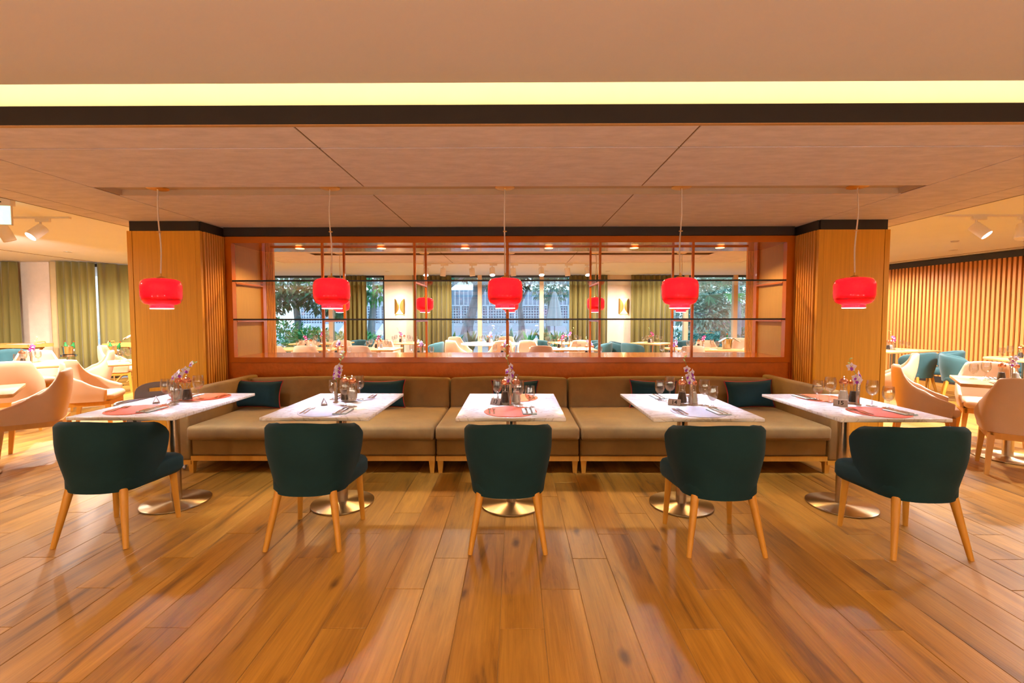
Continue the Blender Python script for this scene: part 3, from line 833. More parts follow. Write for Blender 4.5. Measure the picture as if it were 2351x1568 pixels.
# ------------------------------------------------------------------ tableware
def build_wine():
    t = thing('wine_glass', '', 'glass')
    obj('bowl', MB().lathe([(0.006, 0.078), (0.020, 0.084), (0.033, 0.100), (0.039, 0.124), (0.0395, 0.145), (0.036, 0.172), (0.034, 0.187), (0.0325, 0.187), (0.035, 0.165), (0.037, 0.140), (0.035, 0.116), (0.022, 0.094), (0.004, 0.084)], 24, cap=False).mesh('bowl', smooth=60), M_GLASS, t)
    obj('stem', MB().lathe([(0.034, 0), (0.035, 0.002), (0.012, 0.006), (0.0055, 0.014), (0.0048, 0.045), (0.006, 0.074), (0.009, 0.080)], 20).mesh('stem', smooth=60), M_GLASS, t)
    return t
def build_goblet():
    t = thing('water_goblet', '', 'glass')
    obj('bowl', MB().lathe([(0.008, 0.050), (0.020, 0.056), (0.032, 0.074), (0.037, 0.098), (0.0365, 0.120), (0.033, 0.153), (0.0315, 0.153), (0.0345, 0.120), (0.034, 0.096), (0.028, 0.076), (0.012, 0.060)], 24, cap=False).mesh('bowl', smooth=60), M_GLASS, t)
    obj('stem', MB().lathe([(0.032, 0), (0.033, 0.002), (0.014, 0.007), (0.007, 0.016), (0.0065, 0.026), (0.0095, 0.034), (0.007, 0.042), (0.010, 0.052)], 20).mesh('stem', smooth=60), M_GLASS, t)
    return t
def build_mill(fill, nm):
    def f():
        t = thing(nm, '', 'mill')
        obj('body', MB().lathe([(0.034, 0.0), (0.036, 0.004), (0.0345, 0.030), (0.0275, 0.075), (0.0215, 0.108), (0.0225, 0.125), (0.0275, 0.142)], 24, cap=False).mesh('body', smooth=60), M_GLASS, t)
        obj('contents', MB().lathe([(0.0315, 0.010), (0.0310, 0.030), (0.0245, 0.075), (0.0215, 0.088)], 20).mesh('contents', smooth=50), fill, t)
        obj('shaft', MB().lathe([(0.003, 0.088), (0.003, 0.142)], 8).mesh('shaft', smooth=50), M_CHROME, t)
        obj('cap', MB().lathe([(0.0265, 0.142), (0.0295, 0.146), (0.0300, 0.156), (0.0255, 0.170), (0.0150, 0.180), (0.005, 0.183)], 24).mesh('cap', smooth=50), M_COPPER, t)
        obj('knob', MB().lathe([(0.004, 0.182), (0.0035, 0.187), (0.0065, 0.191), (0.0065, 0.195), (0.003, 0.199)], 14).mesh('knob', smooth=50), M_CHROME, t)
        return t
    return f
def build_vase():
    t = thing('bud_vase', '', 'vase')
    obj('tube', MB().lathe([(0.0125, 0.006), (0.0125, 0.155), (0.0112, 0.155), (0.0105, 0.030)], 20).mesh('tube', smooth=50), M_CHROME, t)
    obj('foot', MB().lathe([(0.024, 0), (0.024, 0.003), (0.013, 0.007)], 24).mesh('foot', smooth=40), M_CHROME, t)
    return t
def build_mat(m):
    def f():
        t = thing('placemat', '', 'placemat')
        obj('disc', MB().lathe([(0.178, 0.0), (0.180, 0.0015), (0.178, 0.003)], 56).mesh('disc', smooth=30), m, t)
        return t
    return f
def build_fork():
    m = MB()
    m.loft([[(-0.0055, -0.09, 0.001), (0.0055, -0.09, 0.001), (0.0055, -0.09, 0.0035), (-0.0055, -0.09, 0.0035)], [(-0.0045, -0.05, 0.002), (0.0045, -0.05, 0.002), (0.0045, -0.05, 0.005), (-0.0045, -0.05, 0.005)],
            [(-0.0028, 0.01, 0.006), (0.0028, 0.01, 0.006), (0.0028, 0.01, 0.0085), (-0.0028, 0.01, 0.0085)], [(-0.0028, 0.030, 0.006), (0.0028, 0.030, 0.006), (0.0028, 0.030, 0.0085), (-0.0028, 0.030, 0.0085)],
            [(-0.011, 0.048, 0.002), (0.011, 0.048, 0.002), (0.011, 0.048, 0.004), (-0.011, 0.048, 0.004)], [(-0.011, 0.056, 0.002), (0.011, 0.056, 0.002), (0.011, 0.056, 0.004), (-0.011, 0.056, 0.004)]])
    for k in range(4):
        x = -0.0092+k*0.0061
        m.loft([[(x-0.0014, 0.055, 0.002), (x+0.0014, 0.055, 0.002), (x+0.0014, 0.055, 0.004), (x-0.0014, 0.055, 0.004)], [(x-0.0007, 0.094, 0.007), (x+0.0007, 0.094, 0.007), (x+0.0007, 0.094, 0.0085), (x-0.0007, 0.094, 0.0085)]])
    o = obj('fork', m.mesh('fork', smooth=40), M_CHROME); tag(o, '', 'fork'); return o
def build_knife():
    m = MB()
    m.loft([[(-0.005, -0.10, 0.0), (0.005, -0.10, 0.0), (0.005, -0.10, 0.005), (-0.005, -0.10, 0.005)], [(-0.006, -0.04, 0.0), (0.006, -0.04, 0.0), (0.006, -0.04, 0.006), (-0.006, -0.04, 0.006)],
            [(-0.005, -0.005, 0.0), (0.005, -0.005, 0.0), (0.005, -0.005, 0.005), (-0.005, -0.005, 0.005)], [(-0.009, 0.01, 0.0015), (0.006, 0.01, 0.0015), (0.006, 0.01, 0.003), (-0.009, 0.01, 0.003)],
            [(-0.009, 0.07, 0.0015), (0.006, 0.07, 0.0015), (0.006, 0.07, 0.003), (-0.009, 0.07, 0.003)], [(0.002, 0.105, 0.0015), (0.006, 0.105, 0.0015), (0.006, 0.105, 0.003), (0.002, 0.105, 0.003)]])
    o = obj('knife', m.mesh('knife', smooth=40), M_CHROME); tag(o, '', 'knife'); return o
def build_napkin():
    t = thing('napkin', '', 'napkin')
    obj('fold', rbox('fold', 0.088, 0.175, 0.005, 0.0015, 1), M_NAPKIN, t, loc=(0, 0, 0.0045))
    obj('under_fold', MB().box(-0.0455, 0.046, -0.0895, 0.088, 0, 0.0019), M_NAPTEAL, t)
    return t
WINE = Kind(build_wine); GOBLET = Kind(build_goblet); SALT = Kind(build_mill(M_SALT, 'salt_mill')); PEPPER = Kind(build_mill(M_PEPPER, 'pepper_mill'))
VASE = Kind(build_vase); MATO = Kind(build_mat(M_ORANGE_MAT)); MATG = Kind(build_mat(M_GREY_MAT)); FORK = Kind(build_fork); KNIFE = Kind(build_knife); NAPKIN = Kind(build_napkin)

FLOWER = {}
def flower_mesh(pet, lip, key):
    """five petals around a coloured lip, about 5 cm across, facing +Z"""
    if key in FLOWER: return FLOWER[key]
    m = MB()
    for k in range(5):
        a = 2*PI*k/5+PI/2; ca, sa = math.cos(a), math.sin(a); w = 0.011 if k in (1, 4) else 0.008
        P = [(0.003, 0, 0), (0.013, -w, 0.004), (0.013, w, 0.004), (0.024, 0, 0.002), (0.013, 0, 0.0075)]
        m.add([(x*ca-y*sa, x*sa+y*ca, z) for x, y, z in P], [(0, 1, 4), (1, 3, 4), (3, 2, 4), (2, 0, 4)])
    me = m.mesh('flower', smooth=80, recalc=False); me.materials.append(pet)
    l = MB(); l.loft([[(0.004*math.cos(a), 0.004*math.sin(a)-0.002, 0.004) for a in (0, 1.57, 3.14, 4.71)], [(0.008*math.cos(a), 0.007*math.sin(a)-0.008, 0.011) for a in (0, 1.57, 3.14, 4.71)], [(0.003*math.cos(a), 0.003*math.sin(a)-0.016, 0.013) for a in (0, 1.57, 3.14, 4.71)]])
    lm = l.mesh('lip', smooth=60); lm.materials.append(lip)
    FLOWER[key] = (me, lm); return FLOWER[key]
BUDM = MB().lathe([(0.001, 0), (0.004, 0.005), (0.0055, 0.011), (0.004, 0.018), (0.001, 0.024)], 8).mesh('bud', smooth=60); BUDM.materials.append(M_BUD)
def orchid(loc, rz, pts, flowers, buds, label, pet=None, lip=None, key='w', seed=0, group=None):
    """a cut sprig: pts is the stem from inside the vase to the tip, flowers and buds sit at fractions of it"""
    rr = random.Random(seed)
    t = thing('orchid_sprig', label, 'flower', loc, rz, group)
    P = [Vector(p) for p in pts]; Q = []
    for i in range(len(P)-1):
        for k in range(4):
            f = k/4; p0 = P[max(i-1, 0)]; p1 = P[i]; p2 = P[i+1]; p3 = P[min(i+2, len(P)-1)]
            Q.append(0.5*((2*p1)+(p2-p0)*f+(2*p0-5*p1+4*p2-p3)*f*f+(3*p1-p0-3*p2+p3)*f**3))
    Q.append(P[-1])
    obj('stem', MB().tube(Q, [0.0024-0.0012*i/len(Q) for i in range(len(Q))], 6).mesh('stem', smooth=60), M_STEM, t)
    fm, lm = flower_mesh(pet or M_PETAL, lip or M_VIOLET, key)
    for k, f in enumerate(flowers):
        p = Q[min(len(Q)-1, int(f*len(Q)))]; sx = 1 if k % 2 else -1
        d = Vector((sx*rr.uniform(0.3, 1.0), -rr.uniform(0.5, 1.0), rr.uniform(-0.25, 0.35))).normalized()
        q = p+Vector((d.x*0.016, d.y*0.012, 0.0)); e = d.to_track_quat('Z', 'Y').to_euler(); s = rr.uniform(1.15, 1.5)
        fo = obj('flower', fm, None, t, q, e, scale=(s, s, s)); obj('lip', lm, None, fo)
    for k, f in enumerate(buds):
        p = Q[min(len(Q)-1, int(f*len(Q)))]; sx = 1 if k % 2 else -1
        e = Vector((sx*rr.uniform(0.5, 1), -0.2, rr.uniform(0.3, 1))).to_track_quat('Z', 'Y').to_euler()
        obj('bud', BUDM, None, t, p, e)
    return t

def number_card(loc, rz, txt, label):
    t = thing('table_number_card', label, 'card', loc, rz, 'table number cards')
    tilt = math.atan2(0.021, 0.046)
    h = 0.0505
    obj('front_plate', MB().box(-0.043, 0.043, -0.001, 0.001, 0, h).mesh('front_plate'), M_CARD, t, loc=(0, -0.021, 0.0005), rot=(-tilt, 0, 0))
    obj('rear_plate', MB().box(-0.043, 0.043, -0.001, 0.001, 0, h).mesh('rear_plate'), M_CARD, t, loc=(0, 0.021, 0.0005), rot=(tilt, 0, 0))
    obj('bottom_plate', MB().box(-0.043, 0.043, -0.020, 0.020, 0, 0.001).mesh('bottom_plate'), M_CARD, t)
    if txt:
        cu = bpy.data.curves.new('number', 'FONT'); cu.body = txt; cu.size = 0.040; cu.align_x = 'CENTER'; cu.align_y = 'CENTER'; cu.extrude = 0.0003; cu.offset = 0.0009
        tmp = bpy.data.objects.new('tmp', cu); COL.objects.link(tmp)
        dg = bpy.context.evaluated_depsgraph_get(); dg.update()
        me = bpy.data.meshes.new_from_object(tmp.evaluated_get(dg)); bpy.data.objects.remove(tmp)
        me.name = 'number'
        for v in me.vertices: v.co = (v.co.x, -v.co.z, v.co.y)
        me.materials.clear(); me.materials.append(M_INK)
        obj('number', me, None, t, loc=(0, -0.0108-0.0014, 0.0245), rot=(-tilt, 0, 0))
    return t

ZT = 0.75
TABLES = {
 1: dict(x=-2.556, d='the leftmost marble table', mat=('o', (-0.085, -0.225), (0.060, 0.270)), wineA=(-0.012, -0.040), gobA=(0.062, -0.070), wineB=(0.075, 0.170), gobB=(-0.125, 0.165), vase=(-0.030, 0.045), pep=(0.040, 0.095), salt=(-0.040, 0.115), card=(-0.150, 0.03, -0.90, ''),
         orch=[(0, 0, 0.05), (0.004, 0, 0.15), (0.035, 0.0, 0.20), (0.09, 0, 0.245), (0.155, 0.0, 0.285), (0.175, 0, 0.300)], fl=(0.36, 0.43, 0.50, 0.60, 0.82), bd=(0.92, 0.99)),
 2: dict(x=-1.292, d='the second marble table', mat=('g', (0.0, -0.268), (0.020, 0.272)), wineA=(0.060, -0.075), gobA=(0.128, -0.120), wineB=(0.080, 0.165), gobB=(-0.120, 0.165), vase=(-0.058, 0.055), pep=(-0.008, 0.105), salt=(0.058, 0.075), card=(-0.115, -0.028, -1.15, ''),
         orch=[(0, 0, 0.05), (0.0, 0, 0.15), (0.010, 0.0, 0.21), (0.022, 0, 0.27), (0.048, 0, 0.33), (0.058, 0, 0.375)], fl=(0.34, 0.40, 0.45, 0.50, 0.55, 0.61), bd=(0.72, 0.80, 0.88, 0.98)),
 3: dict(x=-0.026, d='the middle marble table', mat=('o', (-0.004, -0.262), (0.030, 0.262)), wineA=(0.055, -0.098), gobA=(0.133, -0.125), wineB=(0.022, 0.235), gobB=(-0.110, 0.190), vase=(-0.006, -0.030), pep=(-0.046, 0.030), salt=(0.036, 0.035), card=(-0.110, -0.026, -0.60, '13'),
         orch=[(0, 0, 0.05), (0.0, 0, 0.15), (-0.004, 0.0, 0.23), (-0.014, 0, 0.30), (-0.030, 0, 0.37), (-0.036, 0, 0.43)], fl=(0.33, 0.40, 0.47, 0.55), bd=(0.68, 0.76, 0.86, 0.98)),
 4: dict(x=1.235, d='the fourth marble table', mat=('g', (0.010, -0.265), (0.035, 0.270)), wineA=(0.140, -0.040), gobA=(0.170, -0.112), wineB=(-0.058, 0.110), gobB=(-0.118, 0.160), vase=(0.050, -0.030), pep=(0.006, 0.030), salt=(0.086, 0.030), card=(-0.072, -0.035, -0.50, '14'),
         orch=[(0, 0, 0.05), (0.0, 0, 0.15), (-0.008, 0.0, 0.20), (-0.020, 0, 0.25), (-0.045, 0, 0.31), (-0.055, 0, 0.35)], fl=(0.33, 0.40, 0.47, 0.54, 0.66), bd=(0.84, 0.97)),
 5: dict(x=2.412, d='the rightmost marble table', mat=('o', (0.040, -0.262), (0.012, 0.265)), wineA=(0.165, -0.045), gobA=(0.222, -0.118), wineB=(-0.040, 0.095), gobB=(-0.085, 0.165), vase=(0.098, 0.000), pep=(0.118, 0.070), salt=(0.046, 0.075), card=(-0.060, -0.045, -0.62, '15'),
         orch=[(0, 0, 0.05), (0.0, 0, 0.15), (-0.014, 0.0, 0.20), (-0.035, 0, 0.25), (-0.062, 0, 0.29), (-0.072, 0, 0.335)], fl=(0.30, 0.36, 0.42, 0.50, 0.75), bd=(0.85, 0.98)),
}
def place_setting(ox, oy, rz, end, mat, matpos, d, z=ZT, cutlery=True, side=''):
    """mat, napkin with two knives on the right, two forks on the left; end = -1 near, +1 far (turned round)"""
    c, s = math.cos(rz), math.sin(rz)
    def W(x, y, zz): return (ox+x*c-y*s, oy+x*s+y*c, z+zz)
    mx, my = matpos; k = -end; rot = rz+(0 if end < 0 else PI)
    seat = side or ('chair side' if end < 0 else 'sofa side')
    if mat:
        K, nm = (MATO, 'orange') if mat == 'o' else (MATG, 'lilac grey')
        K.put(W(mx, my, 0), rot, '%s round woven placemat on the %s of %s' % (nm, seat, d), 'round woven placemats')
    h = 0.003 if mat else 0
    NAPKIN.put(W(mx+k*0.125, my-k*0.020, h), rot+0.05, 'mint napkin, %s of %s' % (seat, d), 'folded paper napkins')
    if cutlery:
        for i, x in enumerate((0.108, 0.140)):
            KNIFE.put(W(mx+k*x, my-k*0.010, h+0.0072), rot+0.03, '%s steel knife, %s of %s' % (('inner', 'outer')[i], seat, d), 'table knives')
        for i, x in enumerate((-0.142, -0.112)):
            FORK.put(W(mx+k*x, my-k*0.005, h), rot+0.06, '%s steel fork, %s of %s' % (('outer', 'inner')[i], seat, d), 'table forks')
for n, q in TABLES.items():
    x0, y0, d = q['x'], 3.36-0.008*(q['x']+2.5), q['d']
    MARBLE.put((x0, y0, 0), 0, {1: 'white marble table beside the grey high chair', 2: 'white marble table, second from the left, with lilac mats', 3: 'white marble table numbered 13 in the middle', 4: 'white marble table numbered 14 with lilac mats', 5: 'white marble table numbered 15 by the right pillar'}[n])
    m, near, far = q['mat']
    place_setting(x0, y0, 0, -1, m, near, d); place_setting(x0, y0, 0, 1, m, far, d)
    def on_mat(p): return 0.0032 if min(math.hypot(p[0]-a[0], p[1]-a[1]) for a in (near, far)) < 0.215 else 0.0002
    for key, K, lb in (('wineA', WINE, 'tall wine glass on the chair side of %s'), ('gobA', GOBLET, 'short water goblet on the chair side of %s'), ('wineB', WINE, 'tall wine glass on the sofa side of %s'), ('gobB', GOBLET, 'short water goblet on the sofa side of %s'),
                       ('pep', PEPPER, 'copper topped pepper mill on %s'), ('salt', SALT, 'copper topped salt mill on %s'), ('vase', VASE, 'slim steel bud vase on %s')):
        px, py = q[key]
        K.put((x0+px, y0+py, ZT+on_mat((px, py))), 0.3*n, lb % d, {'w': 'stemmed glasses', 'g': 'stemmed glasses', 'p': 'salt and pepper mills', 's': 'salt and pepper mills', 'v': 'bud vases'}[key[0]])
    vx, vy = q['vase']
    orchid((x0+vx, y0+vy, ZT+on_mat(q['vase'])), 0, q['orch'], q['fl'], q['bd'], 'white and violet orchid sprig in the vase on %s' % d, seed=n, group='orchid sprigs')
    cx, cy, ca, tx = q['card']
    number_card((x0+cx, y0+cy, ZT+on_mat((cx, cy))), ca, tx, 'grey tent card reading %s on %s' % (tx, d) if tx else 'grey tent card turned edge on, on %s' % d)

# ------------------------------------------------------------------ pendant lamps
def build_pendant():
    t = thing('pendant_lamp', '', 'lamp', (0, 0, 0), 0, 'red glass pendant lamps')
    prof = [(0.026, 1.701), (0.060, 1.700), (0.092, 1.696), (0.118, 1.686), (0.132, 1.668), (0.138, 1.642), (0.138, 1.560), (0.134, 1.532), (0.120, 1.507), (0.098, 1.494), (0.079, 1.490), (0.0775, 1.486), (0.0775, 1.466)]
    sh = obj('shade', MB().lathe(prof, 48, cap=False).mesh('shade', smooth=60), M_RED, t)
    obj('lamp_disc', MB().lathe([(0.056, 1.530), (0.056, 1.533)], 32).mesh('lamp_disc'), M_BULB, t)
    obj('opal_rim', MB().lathe([(0.0735, 1.4655), (0.0775, 1.4655), (0.0785, 1.4615), (0.0735, 1.4600), (0.0725, 1.463)], 40, cap=False).mesh('opal_rim', smooth=60), M_RIM, t)
    obj('cap', MB().lathe([(0.034, 1.7005), (0.030, 1.707), (0.016, 1.714), (0.006, 1.717), (0.006, 1.738), (0.003, 1.742)], 20).mesh('cap', smooth=50), M_BRASS, t)
    cb = []
    for i in range(25):
        f = i/24; z = 1.738+(2.390-1.738)*f
        cb.append((0.010*math.sin(PI*f)*math.sin(5.2*f+0.6), 0.004*math.sin(PI*f), z))
    obj('cable', MB().tube(cb, 0.0052, 8).mesh('cable', smooth=60), M_CABLE, t)
    obj('wire', MB().tube([(-0.003, 0.006, 1.738), (-0.003, 0.006, 2.398)], 0.001, 5).mesh('wire'), M_BRASS, t)
    obj('clip', MB().lathe([(0.015, 2.06), (0.015, 2.066)], 10).mesh('clip', smooth=50), M_BRASS, t)
    obj('canopy', MB().lathe([(0.008, 2.388), (0.010, 2.394), (0.070, 2.396), (0.076, 2.400), (0.076, 2.407), (0.030, 2.409), (0.030, 2.4355)], 32).mesh('canopy', smooth=40), M_BRASS, t)
    return t
PENDANT = Kind(build_pendant)
names = ('leftmost', 'second from left', 'middle', 'fourth from left', 'rightmost')
PX = (-2.797, -1.445, -0.076, 1.298, 2.662)
for i, x in enumerate(PX):
    PENDANT.put((x, 3.60, 0), 0.7*i, 'red glass pendant lamp over the booth tables, %s of the front five' % names[i])
for i, x in enumerate(PX):
    PENDANT.put((x, 7.32, 0), 0.7*i+0.4, 'red glass pendant lamp seen beyond the shelf divider, %s of the rear five' % names[i])
for pl in [o for o in bpy.data.objects if o.name.startswith('pendant_lamp')]: pass

# ------------------------------------------------------------------ ceiling lights
def build_spot(lit):
    def f():
        t = thing('track_spotlight', '', 'spotlight', (0, 0, 0), 0, 'white track spotlights')
        obj('adapter', rbox('adapter', 0.17, 0.034, 0.040, 0.003, 1), M_WHITEPLASTIC, t, loc=(0.03, 0, -0.040))
        obj('arm', MB().tube([(0, 0, -0.058), (0, 0, -0.125)], 0.012, 10).mesh('arm', smooth=50), M_WHITEPLASTIC, t)
        h = obj('head', MB().lathe([(0.028, 0.095), (0.058, 0.092), (0.062, 0.085), (0.062, -0.085), (0.058, -0.088), (0.056, -0.080)], 28, cap=False).mesh('head', smooth=40), M_WHITEPLASTIC, t)
        obj('head_back', MB().lathe([(0.060, 0.090), (0.030, 0.096)], 24).mesh('head_back'), M_WHITEPLASTIC, h)
        obj('lens', MB().lathe([(0.056, -0.080), (0.056, -0.078)], 24).mesh('lens'), M_LENS if lit else M_LENSDIM, h)
        return t
    return f
def spot(loc, tilt, lit, label, power=L_TRACK, col=PEACH, flip=0):
    """tilt = direction of the beam"""
    t = build_spot(lit)(); t.location = loc; tag(t, label)
    d = Vector(tilt).normalized()
    h = [c for c in kids(t) if c.name.startswith('head')][0]
    q = (-d).to_track_quat('Z', 'Y')
    h.rotation_euler = q.to_euler(); h.location = Vector((0, 0, -0.150))+d*0.055
    if power:
        p = Vector(loc)+h.location+d*0.10
        light('SPOT', 'track_beam', p, power, col, None, aim=p+d, size=0.05, angle=95, blend=0.8)
    return t
def track(b, label):
    o = obj('light_track', MB().box(*b), M_WHITEPLASTIC); tag(o, label, 'light track', 'white ceiling light tracks'); return o
track((-8.2, -5.36, 5.50, 5.535, ZO-0.022, ZO), 'white ceiling light track in the left hall')
track((5.08, 8.0, 5.50, 5.535, ZO-0.022, ZO), 'white ceiling light track in the right hall')
track((-2.3, 2.0, 10.35, 10.385, ZO-0.022, ZO), 'white ceiling light track beyond the divider near the windows')
spot((-5.72, 5.517, ZO), (-0.25, -0.75, -0.80), True, 'lit white track spotlight near the left track end', L_TRACK)
spot((-6.18, 5.517, ZO), (0.25, 0.3, -0.95), False, 'unlit looking white track spotlight under the green exit sign', L_TRACK*0.7)
spot((-7.2, 5.517, ZO), (-0.45, 0.75, -0.40), True, 'unseen lit track spotlight added further along the left track', L_TRACK)  # out of view, added to throw more light on the far left wall
spot((5.50, 5.517, ZO), (0.38, -0.65, -0.80), True, 'lit white track spotlight near the right track end', L_TRACK)
spot((6.06, 5.517, ZO), (-0.25, -0.1, -0.95), False, 'unlit looking white track spotlight at the right frame edge', L_TRACK*0.7)
spot((7.1, 5.517, ZO), (0.45, 0.5, -0.75), True, 'lit white track spotlight further along the right track', L_TRACK)
ORD = ('first', 'second', 'third', 'fourth', 'fifth', 'sixth', 'seventh', 'eighth', 'ninth', 'tenth')
RX = [(-2.01, 1), (-1.62, 0), (-0.97, 0), (-0.51, 1), (-0.04, 0), (0.60, 1), (1.19, 0), (1.64, 1)]
for i, (x, lit) in enumerate(RX):
    spot((x, 10.367, ZO), (0.05, -0.45, -0.9) if lit else (0.1*(-1)**i, 0.12, -1), bool(lit), 'white track spotlight beyond the divider, %s of eight from the left, %s' % (ORD[i], 'shining forward' if lit else 'turned away'), L_TRACK*0.8)
def downlight(x, y, z, label, power, col=PEACH, dir=(0, 0, -1), ang=165, grp='round recessed downlights'):
    t = thing('downlight', label, 'downlight', (x, y, z), 0, grp)
    obj('trim_ring', MB().lathe([(0.062, -0.004), (0.064, 0.0), (0.050, 0.0), (0.050, -0.004)], 24).mesh('trim_ring'), M_WHITEPLASTIC, t)
    obj('lens', MB().lathe([(0.049, -0.003), (0.049, -0.001)], 24).mesh('lens'), M_LENS, t)
    if power:
        p = Vector((x, y, z-0.012)); light('SPOT', 'downlight_beam', p, power, col, None, aim=p+Vector(dir), size=0.05, angle=ang, blend=0.7)
    return t
for i, (x, y) in enumerate(((-3.4, 12.2), (-1.79, 12.2), (0.84, 12.2), (2.48, 12.2), (4.16, 12.2))):
    downlight(x, y, ZO, 'recessed downlight by the garden windows, %s of five from the left' % ORD[i], L_DOWN)
downlight(-8.28, 8.45, ZO, 'recessed downlight in the left hall ceiling near the curtains', L_DOWN*1.5)
downlight(8.01, 8.43, ZO, 'recessed downlight in the right hall ceiling near the slatted wall', L_DOWN*0.4)
downlight(-6.6, 8.2, ZO, 'added unseen fill downlight in the left hall behind the pillar', L_DOWN*1.5)  # unseen lamp, added to brighten the left hall
downlight(6.4, 8.4, ZO, 'added unseen fill downlight in the right hall behind the pillar', L_DOWN*1.5)  # unseen lamp, added to brighten the right hall
for x, y, lb in ((-6.2, 3.6, 'left hall, nearest the viewer'), (-8.2, 5.2, 'left hall, beyond the left frame edge'), (-10.2, 7.2, 'left hall, near the far corner'), (-4.95, 6.1, 'left hall, hidden by the pillar'), (-7.5, 9.8, 'left hall, behind the pillar near the curtain'),
        (6.2, 3.6, 'right hall, nearest the viewer'), (6.9, 5.3, 'right hall, by the slatted wall'), (4.9, 6.4, 'right hall, hidden by the pillar'), (7.7, 10.1, 'right hall, far corner')):
    downlight(x, y, ZO, 'added unseen fill downlight in the '+lb, L_DOWN*1.5)
for i, x in enumerate((-3.2, -1.1, 1.1, 3.2)):
    downlight(x, 9.0, ZO, 'added unseen fill downlight just beyond the drop ceiling, %s' % ('far left', 'centre left', 'centre right', 'far right')[i], L_DOWN*0.55)  # hidden by the drop ceiling, added to brighten the room beyond the divider
for i, (x, y) in enumerate(((-3.4, 0.2), (-1.1, 0.2), (1.1, 0.2), (3.4, 0.2), (-3.4, -2.4), (-1.1, -2.4), (1.1, -2.4), (3.4, -2.4), (-6.5, 0.5), (6.5, 0.5))):
    downlight(x, y, ZH, 'added unseen fill downlight overhead behind the viewer, %s of ten' % ORD[i], L_HALL, WARM, ang=150)  # unseen, added as warm fill for the front ceiling and floor

def build_fill_globe():  # unseen globe, added as soft fill to brighten the ceilings
    t = thing('fill_globe', '', 'lamp', (0, 0, 0), 0, 'added fill globes behind the viewer')
    obj('base', MB().lathe([(0.16, 0), (0.165, 0.01), (0.16, 0.022), (0.03, 0.03)], 28).mesh('base', smooth=40), M_BRASS, t)
    obj('pole', MB().lathe([(0.014, 0.025), (0.014, 0.57)], 12).mesh('pole', smooth=50), M_BRASS, t)
    obj('globe', MB().lathe([(0.14*math.sin(PI*(k+0.15)/12.3), 0.70-0.14*math.cos(PI*(k+0.15)/12.3)) for k in range(13)], 24).mesh('globe', smooth=80), M_FILL_GLOBE, t)
    return t
FILL_GLOBE = Kind(build_fill_globe)
for i, x in enumerate((-3.9, -1.35, 1.35, 3.9)):
    FILL_GLOBE.put((x, -1.3, 0), 0, 'unseen opal globe added as fill behind the viewer, %s from the left' % ORD[i])
# ------------------------------------------------------------------ wall lights
def build_sconce():
    t = thing('wall_light', '', 'wall light', (0, 0, 0), 0, 'brass wall lights')
    obj('back_plate', MB().box(-0.13, 0.13, -0.02, 0, -0.21, 0.21), M_BRASS, t)
    for s in (-1, 1):
        # curved brass wing whose inner edge bows in to an hourglass
        lo = []
        for j in range(17):
            z = -0.22+0.44*j/16; inn = 0.016+0.105*(abs(z)/0.22)**2.2
            row = []
            for k in range(7):
                f = k/6; x = inn+(0.15-inn)*f
                row.append((s*x, -0.02-0.085*math.sqrt(max(0, 1-(x/0.151)**2)), z))
            lo.append(row)
        m = MB(); m.loft(lo, cap=False, closed=False)
        w = obj('wing', m.mesh('wing', smooth=70), M_BRASS, t); md = w.modifiers.new('s', 'SOLIDIFY'); md.thickness = 0.004
    hg = []
    for j in range(17):
        z = -0.215+0.43*j/16; w = 0.014+0.10*(abs(z)/0.215)**2.2
        hg.append([(-w, -0.035, z), (w, -0.035, z), (w, -0.028, z), (-w, -0.028, z)])
    obj('diffuser', MB().loft(hg).mesh('diffuser'), plain('sconce diffuser', (1, 0.9, 0.7), 0.5, emit=(1.0, 0.74, 0.36), estr=L_SCONCE*1.5), t)
    return t
SCONCE = Kind(build_sconce)
for x, lb in ((-3.38, 'brass wall light with hourglass glow, left of the middle window'), (3.19, 'brass wall light with hourglass glow, right of the middle window')):
    SCONCE.put((x, 13.40, 1.69), 0, lb)
    for dz in (0.27, -0.27): light('POINT', 'wall_light_glow', (x, 13.30, 1.69+dz), 1.2, WARM, size=0.06)

